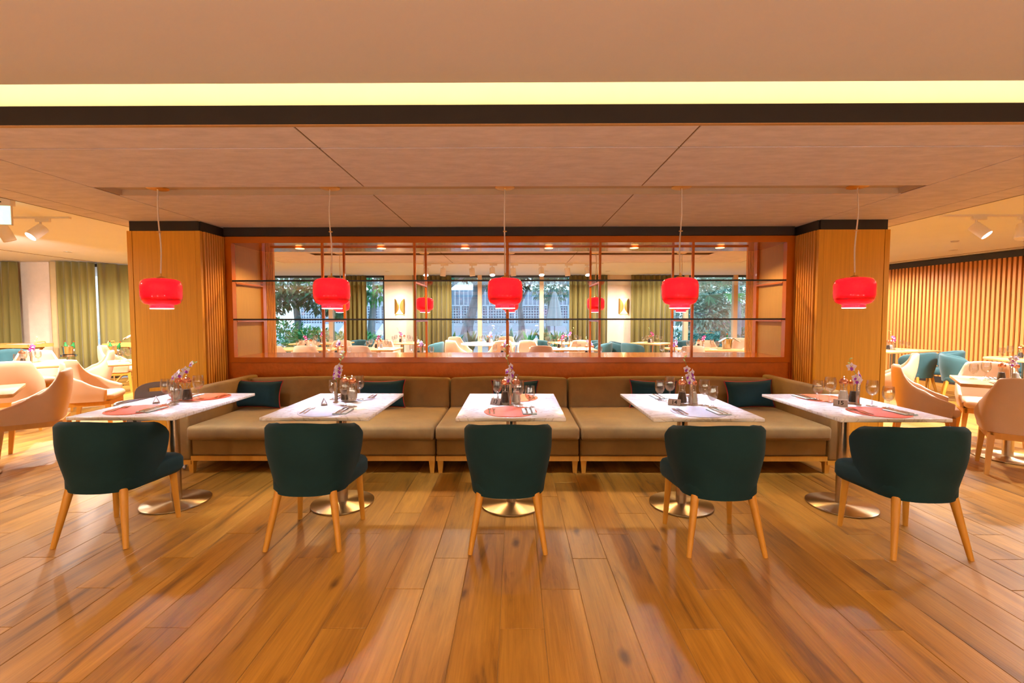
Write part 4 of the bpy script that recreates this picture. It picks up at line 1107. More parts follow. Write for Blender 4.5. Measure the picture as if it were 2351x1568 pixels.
# ------------------------------------------------------------------ emergency exit sign
def build_exit():
    t = thing('exit_sign', 'lit green exit sign with running figure on the left hall ceiling', 'sign', (-5.30, 4.62, 0), R(8))
    obj('housing', rbox('housing', 0.42, 0.06, 0.075, 0.004, 1), M_WHITEPLASTIC, t, loc=(0, 0, 2.5575))
    obj('fixing_plate', MB().box(-0.24, 0.20, -0.02, 0.02, 2.5955, 2.5999), M_WHITEPLASTIC, t)
    obj('face', MB().box(-0.19, 0.19, -0.006, 0.006, 2.335, 2.519), M_SIGN, t)
    obj('edge_frame', MB().box(-0.195, 0.195, -0.008, 0.008, 2.327, 2.334).box(0.191, 0.197, -0.008, 0.008, 2.327, 2.519).box(-0.197, -0.191, -0.008, 0.008, 2.327, 2.519), M_WHITEPLASTIC, t)
    m = MB()
    def pol(pts): m.loft([[(x, -0.0075, z) for x, z in pts], [(x, -0.0062, z) for x, z in pts]])
    ox, oz = 0.06, 2.427
    pol([(ox-0.012+0.017*math.cos(a*PI/5), oz+0.062+0.017*math.sin(a*PI/5)) for a in range(10)])
    pol([(ox-0.012, oz+0.042), (ox+0.012, oz+0.038), (ox+0.014, oz-0.006), (ox-0.014, oz-0.010)])
    pol([(ox-0.012, oz+0.042), (ox-0.046, oz+0.022), (ox-0.052, oz-0.006), (ox-0.041, oz-0.006), (ox-0.036, oz+0.014), (ox-0.010, oz+0.026)])
    pol([(ox+0.012, oz+0.036), (ox+0.036, oz+0.016), (ox+0.056, oz+0.020), (ox+0.056, oz+0.009), (ox+0.032, oz+0.004), (ox+0.010, oz+0.020)])
    pol([(ox-0.002, oz-0.010), (ox+0.014, oz-0.006), (ox+0.044, oz-0.026), (ox+0.060, oz-0.066), (ox+0.046, oz-0.068), (ox+0.032, oz-0.036)])
    pol([(ox-0.014, oz-0.010), (ox+0.004, oz-0.008), (ox-0.012, oz-0.052), (ox-0.058, oz-0.060), (ox-0.056, oz-0.048), (ox-0.024, oz-0.042)])
    pol([(-0.15, 2.360), (-0.06, 2.360), (-0.06, 2.500), (-0.15, 2.500)])
    obj('pictogram', m, M_SIGNMAN, t)
    obj('test_button', MB().box(0.10, 0.13, -0.0325, -0.030, 2.548, 2.560), M_DARK, t)
build_exit()
for x, y, z, lb in ((7.05, 7.4, ZO, 'small round ceiling sensor in the right hall'), (4.6, 9.6, ZO, 'small grey ceiling sensor beyond the divider on the right')):
    t = thing('ceiling_sensor', lb, 'sensor', (x, y, z)); obj('body', MB().lathe([(0.02, -0.022), (0.045, -0.018), (0.055, 0)], 20).mesh('body', smooth=40), M_LILACPLASTIC, t)

# ------------------------------------------------------------------ side halls and the room beyond the divider
WT = {}
def wood_table(key, w, d, loc, rz, label, **k):
    if (w, d, key) not in WT: WT[(w, d, key)] = Kind(build_wood(w, d, **k))
    return WT[(w, d, key)].put(loc, rz, label, 'tables in the dining halls')
def dressed(x, y, rz, w, d, desc, mats=None, cut=False, seed=0, flip=1, ends=(-1, 1), glasses=True, cols=('w', 'p')):
    """small far table setting: glasses, mills, vase with orchid, napkins"""
    c, s = math.cos(rz), math.sin(rz); rr = random.Random(seed)
    def W(a, b, z=ZT): return (x+a*c-b*s, y+a*s+b*c, z+0.0002)
    for e in ends:
        sd = 'near end' if e < 0 else 'far end'
        place_setting(x, y, rz, e, mats, (0.02*e, e*(d/2-0.17)), desc, cutlery=cut, side=sd)
        if glasses:
            k = -e
            WINE.put(W(k*0.17, e*(d/2-0.36), ZT+0.003*bool(mats)), 0, 'tall wine glass at the %s of %s' % (sd, desc), 'stemmed glasses'); GOBLET.put(W(k*0.25, e*(d/2-0.30), ZT+0.003*bool(mats)), 0, 'short water goblet at the %s of %s' % (sd, desc), 'stemmed glasses')
    PEPPER.put(W(-0.06, 0.05), 0, 'copper topped pepper mill on %s' % desc, 'salt and pepper mills'); SALT.put(W(0.035, 0.06), 0, 'copper topped salt mill on %s' % desc, 'salt and pepper mills')
    VASE.put(W(-0.01, -0.03), 0, 'slim steel bud vase on %s' % desc, 'bud vases')
    pet, lip, key = (M_PETAL, M_VIOLET, 'w') if cols[0] == 'w' else (M_PINK, M_PETAL, 'p')
    lx = flip*0.05
    orchid(W(-0.01, -0.03), 0, [(0, 0, 0.05), (0, 0, 0.15), (lx*0.3, 0, 0.21), (lx*0.9, 0, 0.26), (lx*1.7, 0, 0.32), (lx*2.1, 0, 0.36)], (0.32, 0.38, 0.44, 0.50, 0.56), (0.75, 0.86, 0.97),
           '%s orchid sprig in the vase on %s' % ('white and violet' if cols[0] == 'w' else 'magenta', desc), pet, lip, key, seed+50, 'orchid sprigs')

# right hall
wood_table('s', 0.80, 0.80, (4.86, 4.46, 0), R(-38), 'wooden table between three sand armchairs in the right hall')
dressed(4.86, 4.46, R(-38), 0.8, 0.8, 'the nearest right hall table', None, True, 3, 1, cols=('w',))
BEIGE.put((4.36, 4.87, 0), face(0.79, -0.62), 'sand leather armchair seen side on, left of the nearest right hall table', 'sand leather armchairs')
BEIGE.put((4.50, 4.02, 0), face(0.62, 0.79), 'sand leather armchair seen from behind at the right frame edge', 'sand leather armchairs')
BEIGE.put((5.35, 5.12, 0), face(-0.62, -0.79), 'bright sand armchair facing us across the nearest right hall table', 'sand leather armchairs')
BEIGE.put((5.55, 6.65, 0), face(-0.76, 0.62), 'sand leather armchair just right of the right pillar', 'sand leather armchairs')
wood_table('s', 0.80, 0.80, (5.15, 7.15, 0), R(52), 'wooden table mostly hidden behind the right pillar')
wood_table('w', 1.30, 0.80, (7.25, 8.75, 0), R(17), 'long wooden table beside the slatted wall')
dressed(7.25, 8.75, R(17), 1.3, 0.8, 'the long table by the slatted wall', None, False, 4, -1, cols=('p',))
TEAL2.put((7.05, 8.02, 0), face(-0.25, 0.97), 'petrol tub chair at the long table, nearer the right pillar', 'petrol tub chairs in the side halls')
TEAL2.put((7.92, 8.40, 0), face(-0.80, 0.6), 'petrol tub chair at the long table, beside the slatted wall', 'petrol tub chairs in the side halls')
TEAL2.put((6.75, 9.55, 0), face(0.25, -0.97), 'petrol tub chair on the far side of the long table', 'petrol tub chairs in the side halls')
wood_table('r', 0.46, 0, (7.75, 6.92, 0), 0, 'round wooden table behind the bright sand armchair', rnd_top=True)
dressed(7.75, 6.92, R(-45), 0.8, 0.8, 'the round wooden table in the right hall', None, False, 5, 1, cols=('p',))
TEAL2.put((7.25, 7.42, 0), face(0.7, -0.6), 'petrol tub chair facing right towards the round wooden table', 'petrol tub chairs in the side halls')
TEAL2.put((8.55, 7.40, 0), face(-0.8, -0.5), 'petrol tub chair between the round wooden table and slatted wall', 'petrol tub chairs in the side halls')
# left hall
wood_table('s', 0.80, 0.80, (-4.80, 3.82, 0), R(42), 'wooden table cut off at the left frame edge')
dressed(-4.80, 3.82, R(42), 0.8, 0.8, 'the table at the left frame edge', None, True, 6, 1, cols=('w',))
BEIGE.put((-4.80, 4.52, 0), face(-0.78, -0.60), 'sand leather armchair side on at the left frame edge', 'sand leather armchairs')
wood_table('w', 1.20, 0.80, (-6.75, 6.25, 0), R(137), 'wooden table with magenta orchid in the left hall')
dressed(-6.75, 6.25, R(137), 1.2, 0.8, 'the left hall table with magenta orchid', None, False, 7, 1, cols=('p',))
BEIGE.put((-6.18, 5.52, 0), face(-0.69, 0.73), 'pale armchair seen from behind at the magenta orchid table', 'sand leather armchairs')
BEIGE.put((-7.45, 7.0, 0), face(0.69, -0.73), 'pale armchair facing us at the magenta orchid table', 'sand leather armchairs')
BEIGE.put((-6.55, 7.0, 0), face(-0.73, -0.69), 'pale armchair half hidden behind the one by the pillar', 'sand leather armchairs')
BEIGE.put((-5.28, 5.60, 0), face(0.88, 0.42), 'pale armchair side on, left of the left pillar', 'sand leather armchairs')
BEIGE.put((-4.80, 6.12, 0), face(-0.68, 0.73), 'pale armchair mostly hidden behind the left pillar', 'sand leather armchairs')
wood_table('s', 0.80, 0.80, (-5.48, 6.66, 0), R(43), 'wooden table beside the left pillar')
dressed(-5.48, 6.66, R(43), 0.8, 0.8, 'the table beside the left pillar', None, True, 8, 1, cols=('w',))
BEIGE.put((-7.45, 8.45, 0), face(0.85, 0.45), 'pale armchair side on in front of the second bucket stand', 'sand leather armchairs')
TEAL2.put((-9.6, 8.55, 0), face(0.6, -0.8), 'petrol tub chair at the left frame edge before the curtain', 'petrol tub chairs in the side halls')
# beyond the divider, first row
for i, x in enumerate(PX):
    x += 0.0; nm = names[i]
    MARBLE.put((x-0.10, 7.60, 0), 0, 'marble table hidden behind the shelf sill, %s of the rear five' % nm, 'marble tables behind the divider')
    d = 'the rear marble table, %s of five' % nm
    PEPPER.put((x-0.13, 7.42, ZT), 0, 'pepper mill over the sill, on ' + d, 'salt and pepper mills'); SALT.put((x-0.03, 7.43, ZT), 0, 'salt mill over the sill, on ' + d, 'salt and pepper mills')
    VASE.put((x-0.08, 7.37, ZT), 0, 'steel bud vase behind the sill on ' + d, 'bud vases')
    orchid((x-0.08, 7.37, ZT), 0, [(0, 0, 0.05), (0, 0, 0.15), (0.01, 0, 0.20), (0.03*(-1)**i, 0, 0.25), (0.07*(-1)**i, 0, 0.30)], (0.4, 0.48, 0.56, 0.64, 0.72), (0.86, 0.97), 'white and violet orchid sprig on ' + d, seed=30+i, group='orchid sprigs')
    GOBLET.put((x+0.09, 7.40, ZT), 0, 'water goblet over the sill, on ' + d, 'stemmed glasses'); WINE.put((x-0.25, 7.45, ZT), 0, 'wine glass over the sill, on ' + d, 'stemmed glasses')
wood_table('w', 1.30, 0.80, (-4.20, 9.20, 0), 0, 'wooden table beyond the shelf at far left')
dressed(-4.20, 9.20, 0, 1.3, 0.8, 'the far left table beyond the shelf', None, False, 11, -1, cols=('p',))
wood_table('s', 0.80, 0.80, (-2.75, 9.15, 0), 0, 'wooden table beyond the shelf, left of the middle window')
dressed(-2.75, 9.15, 0, 0.8, 0.8, 'the table left of the middle window', None, False, 12, 1, cols=('p',))
wood_table('w', 1.30, 0.80, (0.95, 9.15, 0), 0, 'brightly lit table beyond the shelf, right of the centre post')
dressed(0.95, 9.15, 0, 1.3, 0.8, 'the brightly lit table beyond the shelf', None, False, 13, 1, cols=('p',))
wood_table('w', 1.30, 0.80, (3.75, 9.10, 0), 0, 'wooden table beyond the shelf with the wine bucket')
dressed(3.75, 9.10, 0, 1.3, 0.8, 'the table with the wine bucket', None, False, 14, 1, cols=('p',))
for x, y, fx, fy, lb in ((-4.45, 8.48, 0, 1, 'sand armchair back at the far left table, beside the slats'), (-3.86, 8.50, 0, 1, 'sand armchair back at the far left table, second from the slats'),
        (-4.62, 9.92, 0, -1, 'sand armchair facing us at the far left table, nearer the slats'), (-3.85, 9.92, 0, -1, 'sand armchair facing us at the far left table, nearer the curtain'),
        (-2.87, 8.48, 0, 1, 'sand armchair back at the table left of the middle window'), (-2.90, 9.85, 0, -1, 'sand armchair facing us at the table left of the middle window'),
        (0.48, 8.46, 0, 1, 'sand armchair back at the brightly lit table'), (0.33, 9.85, 0.3, -1, 'cream armchair facing us at the brightly lit table, left one'), (1.42, 9.85, -0.2, -1, 'cream armchair facing us at the brightly lit table, right one'),
        (3.22, 8.42, 0, 1, 'sand armchair back at the table with the wine bucket'), (4.18, 9.80, 0, -1, 'sand armchair facing us at the table with the wine bucket'),
        (5.30, 11.0, -0.9, -0.3, 'sand armchair side on by the right mullion of the garden window'),
        (-1.30, 10.30, 0.65, 0.6, 'sand armchair at the round white table, near left'), (-0.33, 10.18, -0.35, 0.9, 'sand armchair at the round white table, near right'),
        (-1.45, 11.72, 0.6, -0.7, 'sand armchair at the round white table, far left'), (-0.28, 11.85, -0.3, -0.9, 'sand armchair at the round white table, far right'), (0.28, 10.85, -0.95, 0.1, 'sand armchair side on, right of the round white table')):
    BEIGE.put((x, y, 0), face(fx, fy), lb, 'sand leather armchairs')
wood_table('rw', 0.70, 0, (-0.60, 11.0, 0), 0, 'large round white table before the middle window', top=M_WHITEPLASTIC, rnd_top=True)
dressed(-0.60, 11.0, 0, 1.2, 1.2, 'the round white table', 'o', False, 15, 1, cols=('w',))
wood_table('s', 0.80, 0.80, (3.35, 11.1, 0), R(45), 'wooden table before the right curtain')
dressed(3.35, 11.1, R(45), 0.8, 0.8, 'the table before the right curtain', None, False, 16, -1, cols=('p',))
wood_table('s', 0.80, 0.80, (-2.80, 11.3, 0), 0, 'wooden table below the left brass wall light')
dressed(-2.80, 11.3, 0, 0.8, 0.8, 'the table below the left brass wall light', None, False, 17, -1, cols=('p',))
wood_table('s', 0.80, 0.80, (1.35, 11.3, 0), R(20), 'wooden table before the curtain right of the middle window')
dressed(1.35, 11.3, R(20), 0.8, 0.8, 'the table beyond the brightly lit one', None, False, 18, 1, cols=('p',))
wood_table('w', 1.30, 0.80, (-4.75, 11.2, 0), 0, 'wooden table before the left garden window')
dressed(-4.75, 11.2, 0, 1.3, 0.8, 'the table before the left garden window', None, False, 19, 1, cols=('p',))
for x, y, fx, fy, lb in ((2.62, 11.35, 0.9, -0.3, 'petrol tub chair left of the table before the right curtain, rear one'), (2.80, 10.75, 0.8, 0.45, 'petrol tub chair left of the table before the right curtain, front one'),
        (4.25, 11.6, -0.8, -0.5, 'petrol tub chair right of the table before the right curtain'), (-3.55, 11.75, 0.9, -0.3, 'petrol tub chair left of the table below the brass wall light'), (-2.02, 11.25, -1, 0, 'petrol tub chair right of the table below the left brass wall light'),
        (0.72, 11.85, 0.6, -0.8, 'petrol tub chair behind the cream armchairs by the middle window'), (2.08, 10.95, -0.8, 0.3, 'petrol tub chair below the curtain, front one of two'), (1.95, 11.80, -0.9, -0.2, 'petrol tub chair below the curtain, rear one of two'),
        (-5.25, 11.9, 0.1, -1, 'petrol tub chair facing us before the left garden window'), (-4.15, 11.95, -0.1, -1, 'petrol tub chair facing us beside the left window mullion')):
    TEAL2.put((x, y, 0), face(fx, fy), lb, 'petrol tub chairs in the side halls')

# ------------------------------------------------------------------ service pieces
def build_trestle(w):
    def f():
        t = thing('tray_stand', '', 'tray stand', (0, 0, 0), 0, 'wooden folding tray stands')
        tr = obj('tray', MB().box(-w/2, w/2, -0.25, 0.25, 0.775, 0.790), M_TRAY, t)
        obj('tray_rim', MB().box(-w/2, w/2, -0.25, -0.235, 0.790, 0.845).box(-w/2, w/2, 0.235, 0.25, 0.790, 0.845).box(-w/2, -w/2+0.015, -0.25, 0.25, 0.790, 0.845).box(w/2-0.015, w/2, -0.25, 0.25, 0.790, 0.845), M_TRAY, tr)
        for s in (-1, 1):
            obj('handle', MB().tube([(s*(w/2-0.008), -0.10, 0.845), (s*(w/2-0.008), -0.08, 0.885), (s*(w/2-0.008), 0.08, 0.885), (s*(w/2-0.008), 0.10, 0.845)], 0.010, 8).mesh('handle', smooth=50), M_TRAY, tr)
        for y in (-0.20, 0.20):
            for s in (-1, 1):
                obj('leg', square_leg((-s*w*0.34, y+0.014*s, 0.772), (s*w*0.34, y+0.014*s, 0), 0.017, 0.017), M_TRAY, t)
            
        for s in (-1, 1): obj('stretcher', MB().box(s*w*0.34-0.015, s*w*0.34+0.015, -0.2, 0.2, 0.74, 0.7745), M_TRAY, t)
        return t
    return f
TRE = Kind(build_trestle(1.0))
TRE.put((-10.2, 9.25, 0), 0, 'wooden tray stand with a blue grey folder before the cream wall strip')
TRE.put((-7.95, 9.52, 0), R(8), 'wooden tray stand half hidden behind the left pillar')
t = thing('folder', 'blue grey folder lying on the left tray stand', 'folder', (-10.05, 9.25, 0.7902)); obj('cover', rbox('cover', 0.42, 0.30, 0.05, 0.004, 1), M_BLUEBOOK, t, loc=(0, 0, 0.0255))
def build_bucket():
    t = thing('wine_bucket', '', 'bucket', (0, 0, 0), 0, 'steel wine buckets')
    obj('body', MB().lathe([(0.075, 0.0), (0.082, 0.004), (0.098, 0.18), (0.104, 0.195), (0.108, 0.198), (0.104, 0.201), (0.095, 0.185), (0.080, 0.012), (0.0, 0.010)], 32, cap=False).mesh('body', smooth=40), M_CHROME, t)
    for s in (-1, 1):
        obj('knob', MB().tube([(s*0.098, 0, 0.155), (s*0.118, 0, 0.155)], [0.007, 0.012], 10).mesh('knob', smooth=50), M_BRASS, t)
    return t
def build_bstand():
    t = thing('bucket_stand', '', 'stand', (0, 0, 0), 0, 'steel bucket stands')
    obj('base', MB().lathe([(0.14, 0), (0.145, 0.01), (0.03, 0.03), (0.014, 0.05)], 28).mesh('base', smooth=40), M_CHROME, t)
    obj('pole', MB().lathe([(0.014, 0.04), (0.014, 0.60)], 14).mesh('pole', smooth=40), M_CHROME, t)
    obj('ring_plate', MB().lathe([(0.014, 0.595), (0.128, 0.600), (0.135, 0.606), (0.135, 0.640), (0.128, 0.640), (0.126, 0.610), (0.0, 0.609)], 32, cap=False).mesh('ring_plate', smooth=40), M_CHROME, t)
    return t
BUCKET = Kind(build_bucket); BSTAND = Kind(build_bstand)
def bottle(loc, rot, label):
    t = thing('bottle', label, 'bottle', loc, 0, 'bottles in the wine buckets'); t.rotation_euler = rot
    obj('glass', MB().lathe([(0.034, 0), (0.036, 0.01), (0.036, 0.17), (0.028, 0.205), (0.014, 0.235), (0.013, 0.285)], 18).mesh('glass', smooth=50), M_BOTTLE, t)
    obj('label_band', MB().lathe([(0.0365, 0.06), (0.0365, 0.13)], 18, cap=False).mesh('label_band', smooth=50), M_SALT, t)
    obj('cap', MB().lathe([(0.0145, 0.27), (0.0145, 0.295)], 14).mesh('cap', smooth=50), M_COPPER, t)
for x, y, nm in ((-8.95, 9.05, 'left'), (-8.05, 9.05, 'right')):
    BSTAND.put((x, y, 0), 0, 'steel wine bucket stand before the olive curtains, %s one' % nm)
    BUCKET.put((x, y, 0.610), 0, 'polished wine bucket on the %s bucket stand' % nm)
    bottle((x-0.03, y, 0.622), (0, R(-6), 0), 'green bottle standing in the wine bucket on the %s stand' % nm)
    bottle((x+0.03, y+0.02, 0.628), (0, R(14 if nm == 'left' else 22), 0), 'second bottle leaning right in the wine bucket on the %s stand' % nm)
BUCKET.put((4.20, 9.02, ZT+0.0005), 0.5, 'copper toned wine bucket on the table beyond the shelf')
bottle((4.20, 9.02, ZT+0.012), (0, 0, 0.3), 'green bottle in the wine bucket on the table beyond the shelf')
nd = []
for i in range(13):
    f = i/12; xx = -0.20+0.40*f; zz = 0.205-max(0, abs(xx)-0.09)*0.55+(0.016 if abs(xx) < 0.1 else 0)
    nd.append([(xx, -0.045, zz), (xx, 0.045, zz), (xx, 0.045, zz+0.006), (xx, -0.045, zz+0.006)])
o = obj('napkin', MB().loft(nd).mesh('napkin', smooth=50), M_NAPKIN, loc=(4.20, 8.93, ZT), label='mint napkin draped over the wine bucket beyond the shelf', cat='napkin')

# ------------------------------------------------------------------ high chair
def build_highchair():
    t = thing('high_chair', 'taupe plastic high chair with tray behind the leftmost marble table', 'high chair', (-3.42, 4.25, 0), R(28))
    seat = MB().loft([[(x, y, 0.44) for x, y in ((-0.15, -0.12), (0.15, -0.12), (0.15, 0.13), (-0.15, 0.13))], [(x, y, 0.50) for x, y in ((-0.19, -0.15), (0.19, -0.15), (0.19, 0.16), (-0.19, 0.16))]])
    obj('seat', seat, M_LILACPLASTIC, t)
    sides = MB().box(-0.20, -0.17, -0.13, 0.16, 0.46, 0.60).box(0.17, 0.20, -0.13, 0.16, 0.46, 0.60)
    obj('side', sides, M_LILACPLASTIC, t)
    # backrest with a grip slot
    bk = MB()
    n = 16; lo = []
    for i in range(n+1):
        a = PI*i/n; lo.append((-0.19*math.cos(a)*(1 if True else 1), 0.62+0.135*math.sin(a)**0.6))
    pts = [(-0.19, 0.47)]+lo+[(0.19, 0.47)]
    hole = [(-0.085, 0.66), (-0.085, 0.70), (-0.04, 0.705), (0.04, 0.705), (0.085, 0.70), (0.085, 0.66)]
    cu = bpy.data.curves.new('backrest', 'CURVE'); cu.dimensions = '2D'; cu.fill_mode = 'BOTH'; cu.extrude = 0.014; cu.bevel_depth = 0.004
    for P in (pts, hole):
        sp = cu.splines.new('POLY'); sp.points.add(len(P)-1); sp.use_cyclic_u = True
        for k, (a, b) in enumerate(P): sp.points[k].co = (a, b, 0, 1)
    tmp = bpy.data.objects.new('tmp', cu); COL.objects.link(tmp); dg = bpy.context.evaluated_depsgraph_get(); dg.update()
    me = bpy.data.meshes.new_from_object(tmp.evaluated_get(dg)); bpy.data.objects.remove(tmp); me.name = 'backrest'
    for v in me.vertices: v.co = (v.co.x, -v.co.z, v.co.y)
    me.materials.clear()
    obj('backrest', me, M_GREYPLASTIC, t, loc=(0, 0.18, 0), rot=(R(-8), 0, 0))
    def oval(s, yo): return [(0.235*s*math.copysign(abs(math.cos(a))**0.75, math.cos(a)), yo+0.175*s*math.copysign(abs(math.sin(a))**0.75, math.sin(a))) for a in [2*PI*k/36 for k in range(36)]]
    lo = [[(x, y, z) for x, y in oval(s, -0.20)] for z, s in ((0.598, 0.90), (0.606, 0.98), (0.630, 1.0), (0.638, 0.985), (0.636, 0.93), (0.618, 0.89))]
    tr = obj('tray', MB().loft(lo).mesh('tray', smooth=50), M_GREYPLASTIC, t)
    obj('tray_arm', MB().box(-0.20, -0.175, -0.22, 0.02, 0.565, 0.598).box(0.175, 0.20, -0.22, 0.02, 0.565, 0.598), M_GREYPLASTIC, tr)
    for sx in (-1, 1):
        for y, fy in ((-0.10, -0.30), (0.12, 0.32)):
            l = obj('leg', MB().tube([(sx*0.14, y, 0.46), (sx*0.20, (y+fy)/2, 0.25), (sx*0.27, fy, 0.025)], [0.034, 0.028, 0.022], 12).mesh('leg', smooth=50), M_LILACPLASTIC, t)
            obj('caster', MB().lathe([(0.02, -0.012), (0.025, -0.008), (0.025, 0.008), (0.02, 0.012)], 16).xf(Matrix.Rotation(PI/2, 4, 'Y')).mesh('caster', smooth=40), M_LILACPLASTIC, l, loc=(sx*0.27, fy, 0.025))
    st = MB().tube([(-0.13, -0.13, 0.50), (-0.10, -0.17, 0.44), (-0.04, -0.16, 0.40), (0.0, -0.14, 0.42)], 0.012, 8)
    obj('strap', st.mesh('strap', smooth=50), M_BLACKPLASTIC, t)
    obj('footrest', rbox('footrest', 0.30, 0.11, 0.025, 0.008), M_LILACPLASTIC, t, loc=(0, -0.22, 0.24))
    return t
hc = build_highchair()
def on_tray(x, y, z):
    a = R(28); return (-3.42+x*math.cos(a)-y*math.sin(a), 4.25+x*math.sin(a)+y*math.cos(a), z)
nm = MB(); nm.loft([[(-0.07, -0.05, 0), (0.07, -0.06, 0), (0.08, 0.05, 0), (-0.06, 0.06, 0)], [(-0.07, -0.05, 0.006), (0.07, -0.06, 0.012), (0.08, 0.05, 0.03), (-0.06, 0.06, 0.008)]])
o = obj('napkin', nm.mesh('napkin'), plain('soft green napkin', (0.30, 0.42, 0.36), 0.8, noise=0.03), loc=on_tray(0.05, -0.20, 0.6185), rot=(0, 0, 0.4), label='crumpled soft green napkin on the high chair tray', cat='napkin')
pm = MB(); pm.loft([[(-0.04, -0.03, 0), (0.05, -0.03, 0), (0.04, 0.03, 0), (-0.03, 0.03, 0)], [(-0.03, -0.025, 0.012), (0.045, -0.028, 0.02), (0.035, 0.02, 0.025), (-0.02, 0.025, 0.010)]])
o = obj('paper_scrap', pm.mesh('paper_scrap'), M_PLASTER, loc=on_tray(-0.10, -0.21, 0.6185), rot=(0, 0, 0.2), label='crumpled cream paper on the high chair tray', cat='paper')

# ------------------------------------------------------------------ garden outside the windows
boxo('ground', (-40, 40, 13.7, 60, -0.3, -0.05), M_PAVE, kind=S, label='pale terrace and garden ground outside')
LEAFQ = [(0, 0, 0), (0.30, 0.22, 0.05), (0.30, -0.22, 0.05), (1, 0, -0.08)]
def leaves(n, cen, rad, size, seed, shell_=0.55, droop=0.3, wide=1.0, mb=None):
    rr = random.Random(seed); m = mb or MB()
    for _ in range(n):
        while True:
            p = Vector((rr.uniform(-1, 1), rr.uniform(-1, 1), rr.uniform(-1, 1)))
            if shell_ < p.length < 1: break
        c = Vector((cen[0]+p.x*rad[0], cen[1]+p.y*rad[1], cen[2]+p.z*rad[2]))
        d = (p.normalized()+Vector((rr.uniform(-.8, .8), rr.uniform(-.8, .8), rr.uniform(-.6, .6)-droop))).normalized()
        q = d.to_track_quat('X', 'Z') @ Euler((rr.uniform(-1, 1), 0, 0)).to_quaternion(); s = size*rr.uniform(0.6, 1.3)
        m.add([c+q @ Vector((x*s, y*s*wide, z*s)) for x, y, z in LEAFQ], [(0, 1, 2), (1, 3, 2)])
    return m
def hedge(boxes, mat, label, n, size, seed, kind='stuff'):
    m = MB()
    for i, (c, r) in enumerate(boxes): leaves(n, c, r, size, seed+i, 0.35, -0.2, mb=m)
    o = obj('hedge', m.mesh('hedge', recalc=False), mat, label=label, cat='hedge', kind=kind)
    return o
hedge([((-9.2, 17.2, 0.55), (1.6, 0.9, 0.75)), ((-7.4, 16.6, 0.45), (1.0, 0.8, 0.5)), ((-6.0, 16.4, 0.35), (1.4, 0.8, 0.45)), ((-10.8, 17, .6), (1.2, .8, .7))], M_LEAF1, 'green clipped hedge outside the left garden window', 1500, 0.16, 3)
hedge([((6.2, 17.2, 0.35), (1.5, 0.9, 0.5)), ((8.4, 17.4, 0.40), (1.5, 0.9, 0.55)), ((4.8, 17.0, 0.25), (0.9, 0.7, 0.4))], M_LEAF2, 'blue green low hedge outside the right garden window', 1300, 0.18, 9)
def tree(x, y, h, lean, crowns, mat, label, n, size, seed, r=0.14, wide=1.0):
    t = thing('garden_tree', label, 'tree', (x, y, -0.05), 0, 'garden trees beyond the windows')
    pts = [(0, 0, 0), (lean*0.2, 0, h*0.3), (lean*0.7, 0.1, h*0.65), (lean*1.2, 0.1, h)]
    obj('trunk', MB().tube(pts, [r*1.5, r, r*0.8, r*0.5], 10).mesh('trunk', smooth=60), M_TRUNK, t)
    m = MB()
    for i, (c, rd) in enumerate(crowns): leaves(n, c, rd, size, seed+i, 0.3, 0.5, wide, mb=m)
    obj('crown', m.mesh('crown', recalc=False), mat, t, kind='stuff')
    b = MB()
    for i, (c, rd) in enumerate(crowns): b.tube([pts[2], ((pts[2][0]+c[0])/2, c[1]/2, (pts[2][2]+c[2])/2+0.2), c], [r*0.5, r*0.35, r*0.15], 7)
    obj('branches', b.mesh('branches', smooth=60), M_TRUNK, t, kind='stuff')
    return t
tree(-8.5, 18.0, 3.0, -0.3, [((-0.6, -0.3, 2.9), (1.8, 1.2, 1.2)), ((1.4, -0.4, 2.5), (1.3, 1.0, 1.0)), ((-2.0, 0.2, 2.2), (1.2, 1.0, 1.2))], M_LEAF3, 'dark leafy tree close outside the left garden window', 1300, 0.26, 21)
tree(-6.2, 19.5, 3.2, 0.2, [((0.4, -0.3, 3.2), (1.6, 1.2, 1.3)), ((-1.2, -0.2, 1.9), (0.7, 0.6, 0.5))], M_LEAF1, 'green tree with pale trunk outside the left window mullion', 1000, 0.22, 31, 0.16)
tree(-6.4, 28.8, 4.5, 0.5, [((0.2, 0, 4.4), (2.6, 1.5, 1.5)), ((2.0, 0.2, 4.9), (2.2, 1.2, 1.2))], M_LEAF3, 'dark tree behind the sun loungers', 1300, 0.34, 41, 0.22)
tree(-2.4, 22.0, 3.4, 0.7, [((0.5, 0, 4.1), (2.0, 1.2, 1.0)), ((2.2, 0.2, 4.2), (1.6, 1.0, 0.8))], M_LEAF2, 'leaning grey trunked tree outside the middle window, left', 900, 0.26, 51, 0.26)
tree(0.4, 24.0, 3.2, -0.2, [((-0.8, 0, 3.4), (1.3, 0.9, 0.9)), ((1.2, 0, 4.2), (1.8, 1.0, 0.9))], M_LEAF3, 'grey trunked tree outside the middle window, centre', 900, 0.26, 61, 0.17)
tree(1.9, 26.5, 3.0, 0.15, [((0.2, 0, 3.1), (1.1, 0.8, 0.9)), ((2.0, 0.2, 4.3), (2.4, 1.0, 1.0))], M_LEAF4, 'silvery small tree outside the middle window, right', 900, 0.24, 71, 0.14)
tree(7.2, 21.0, 2.6, -0.5, [((0.6, 0, 2.9), (2.2, 1.2, 1.3)), ((2.6, 0.3, 2.4), (1.4, 1.0, 1.1)), ((1.4, -0.4, 1.5), (1.4, 0.6, 0.8))], M_LEAF4, 'silvery bushy tree outside the right garden window', 1200, 0.24, 81, 0.15)
tree(10.0, 25.0, 4.2, -0.4, [((-2.6, 0, 4.5), (3.0, 1.4, 1.4)), ((0.6, 0, 4.2), (2.2, 1.4, 1.6))], M_LEAF2, 'tall blue green tree behind the grey shed', 1200, 0.34, 91, 0.2)
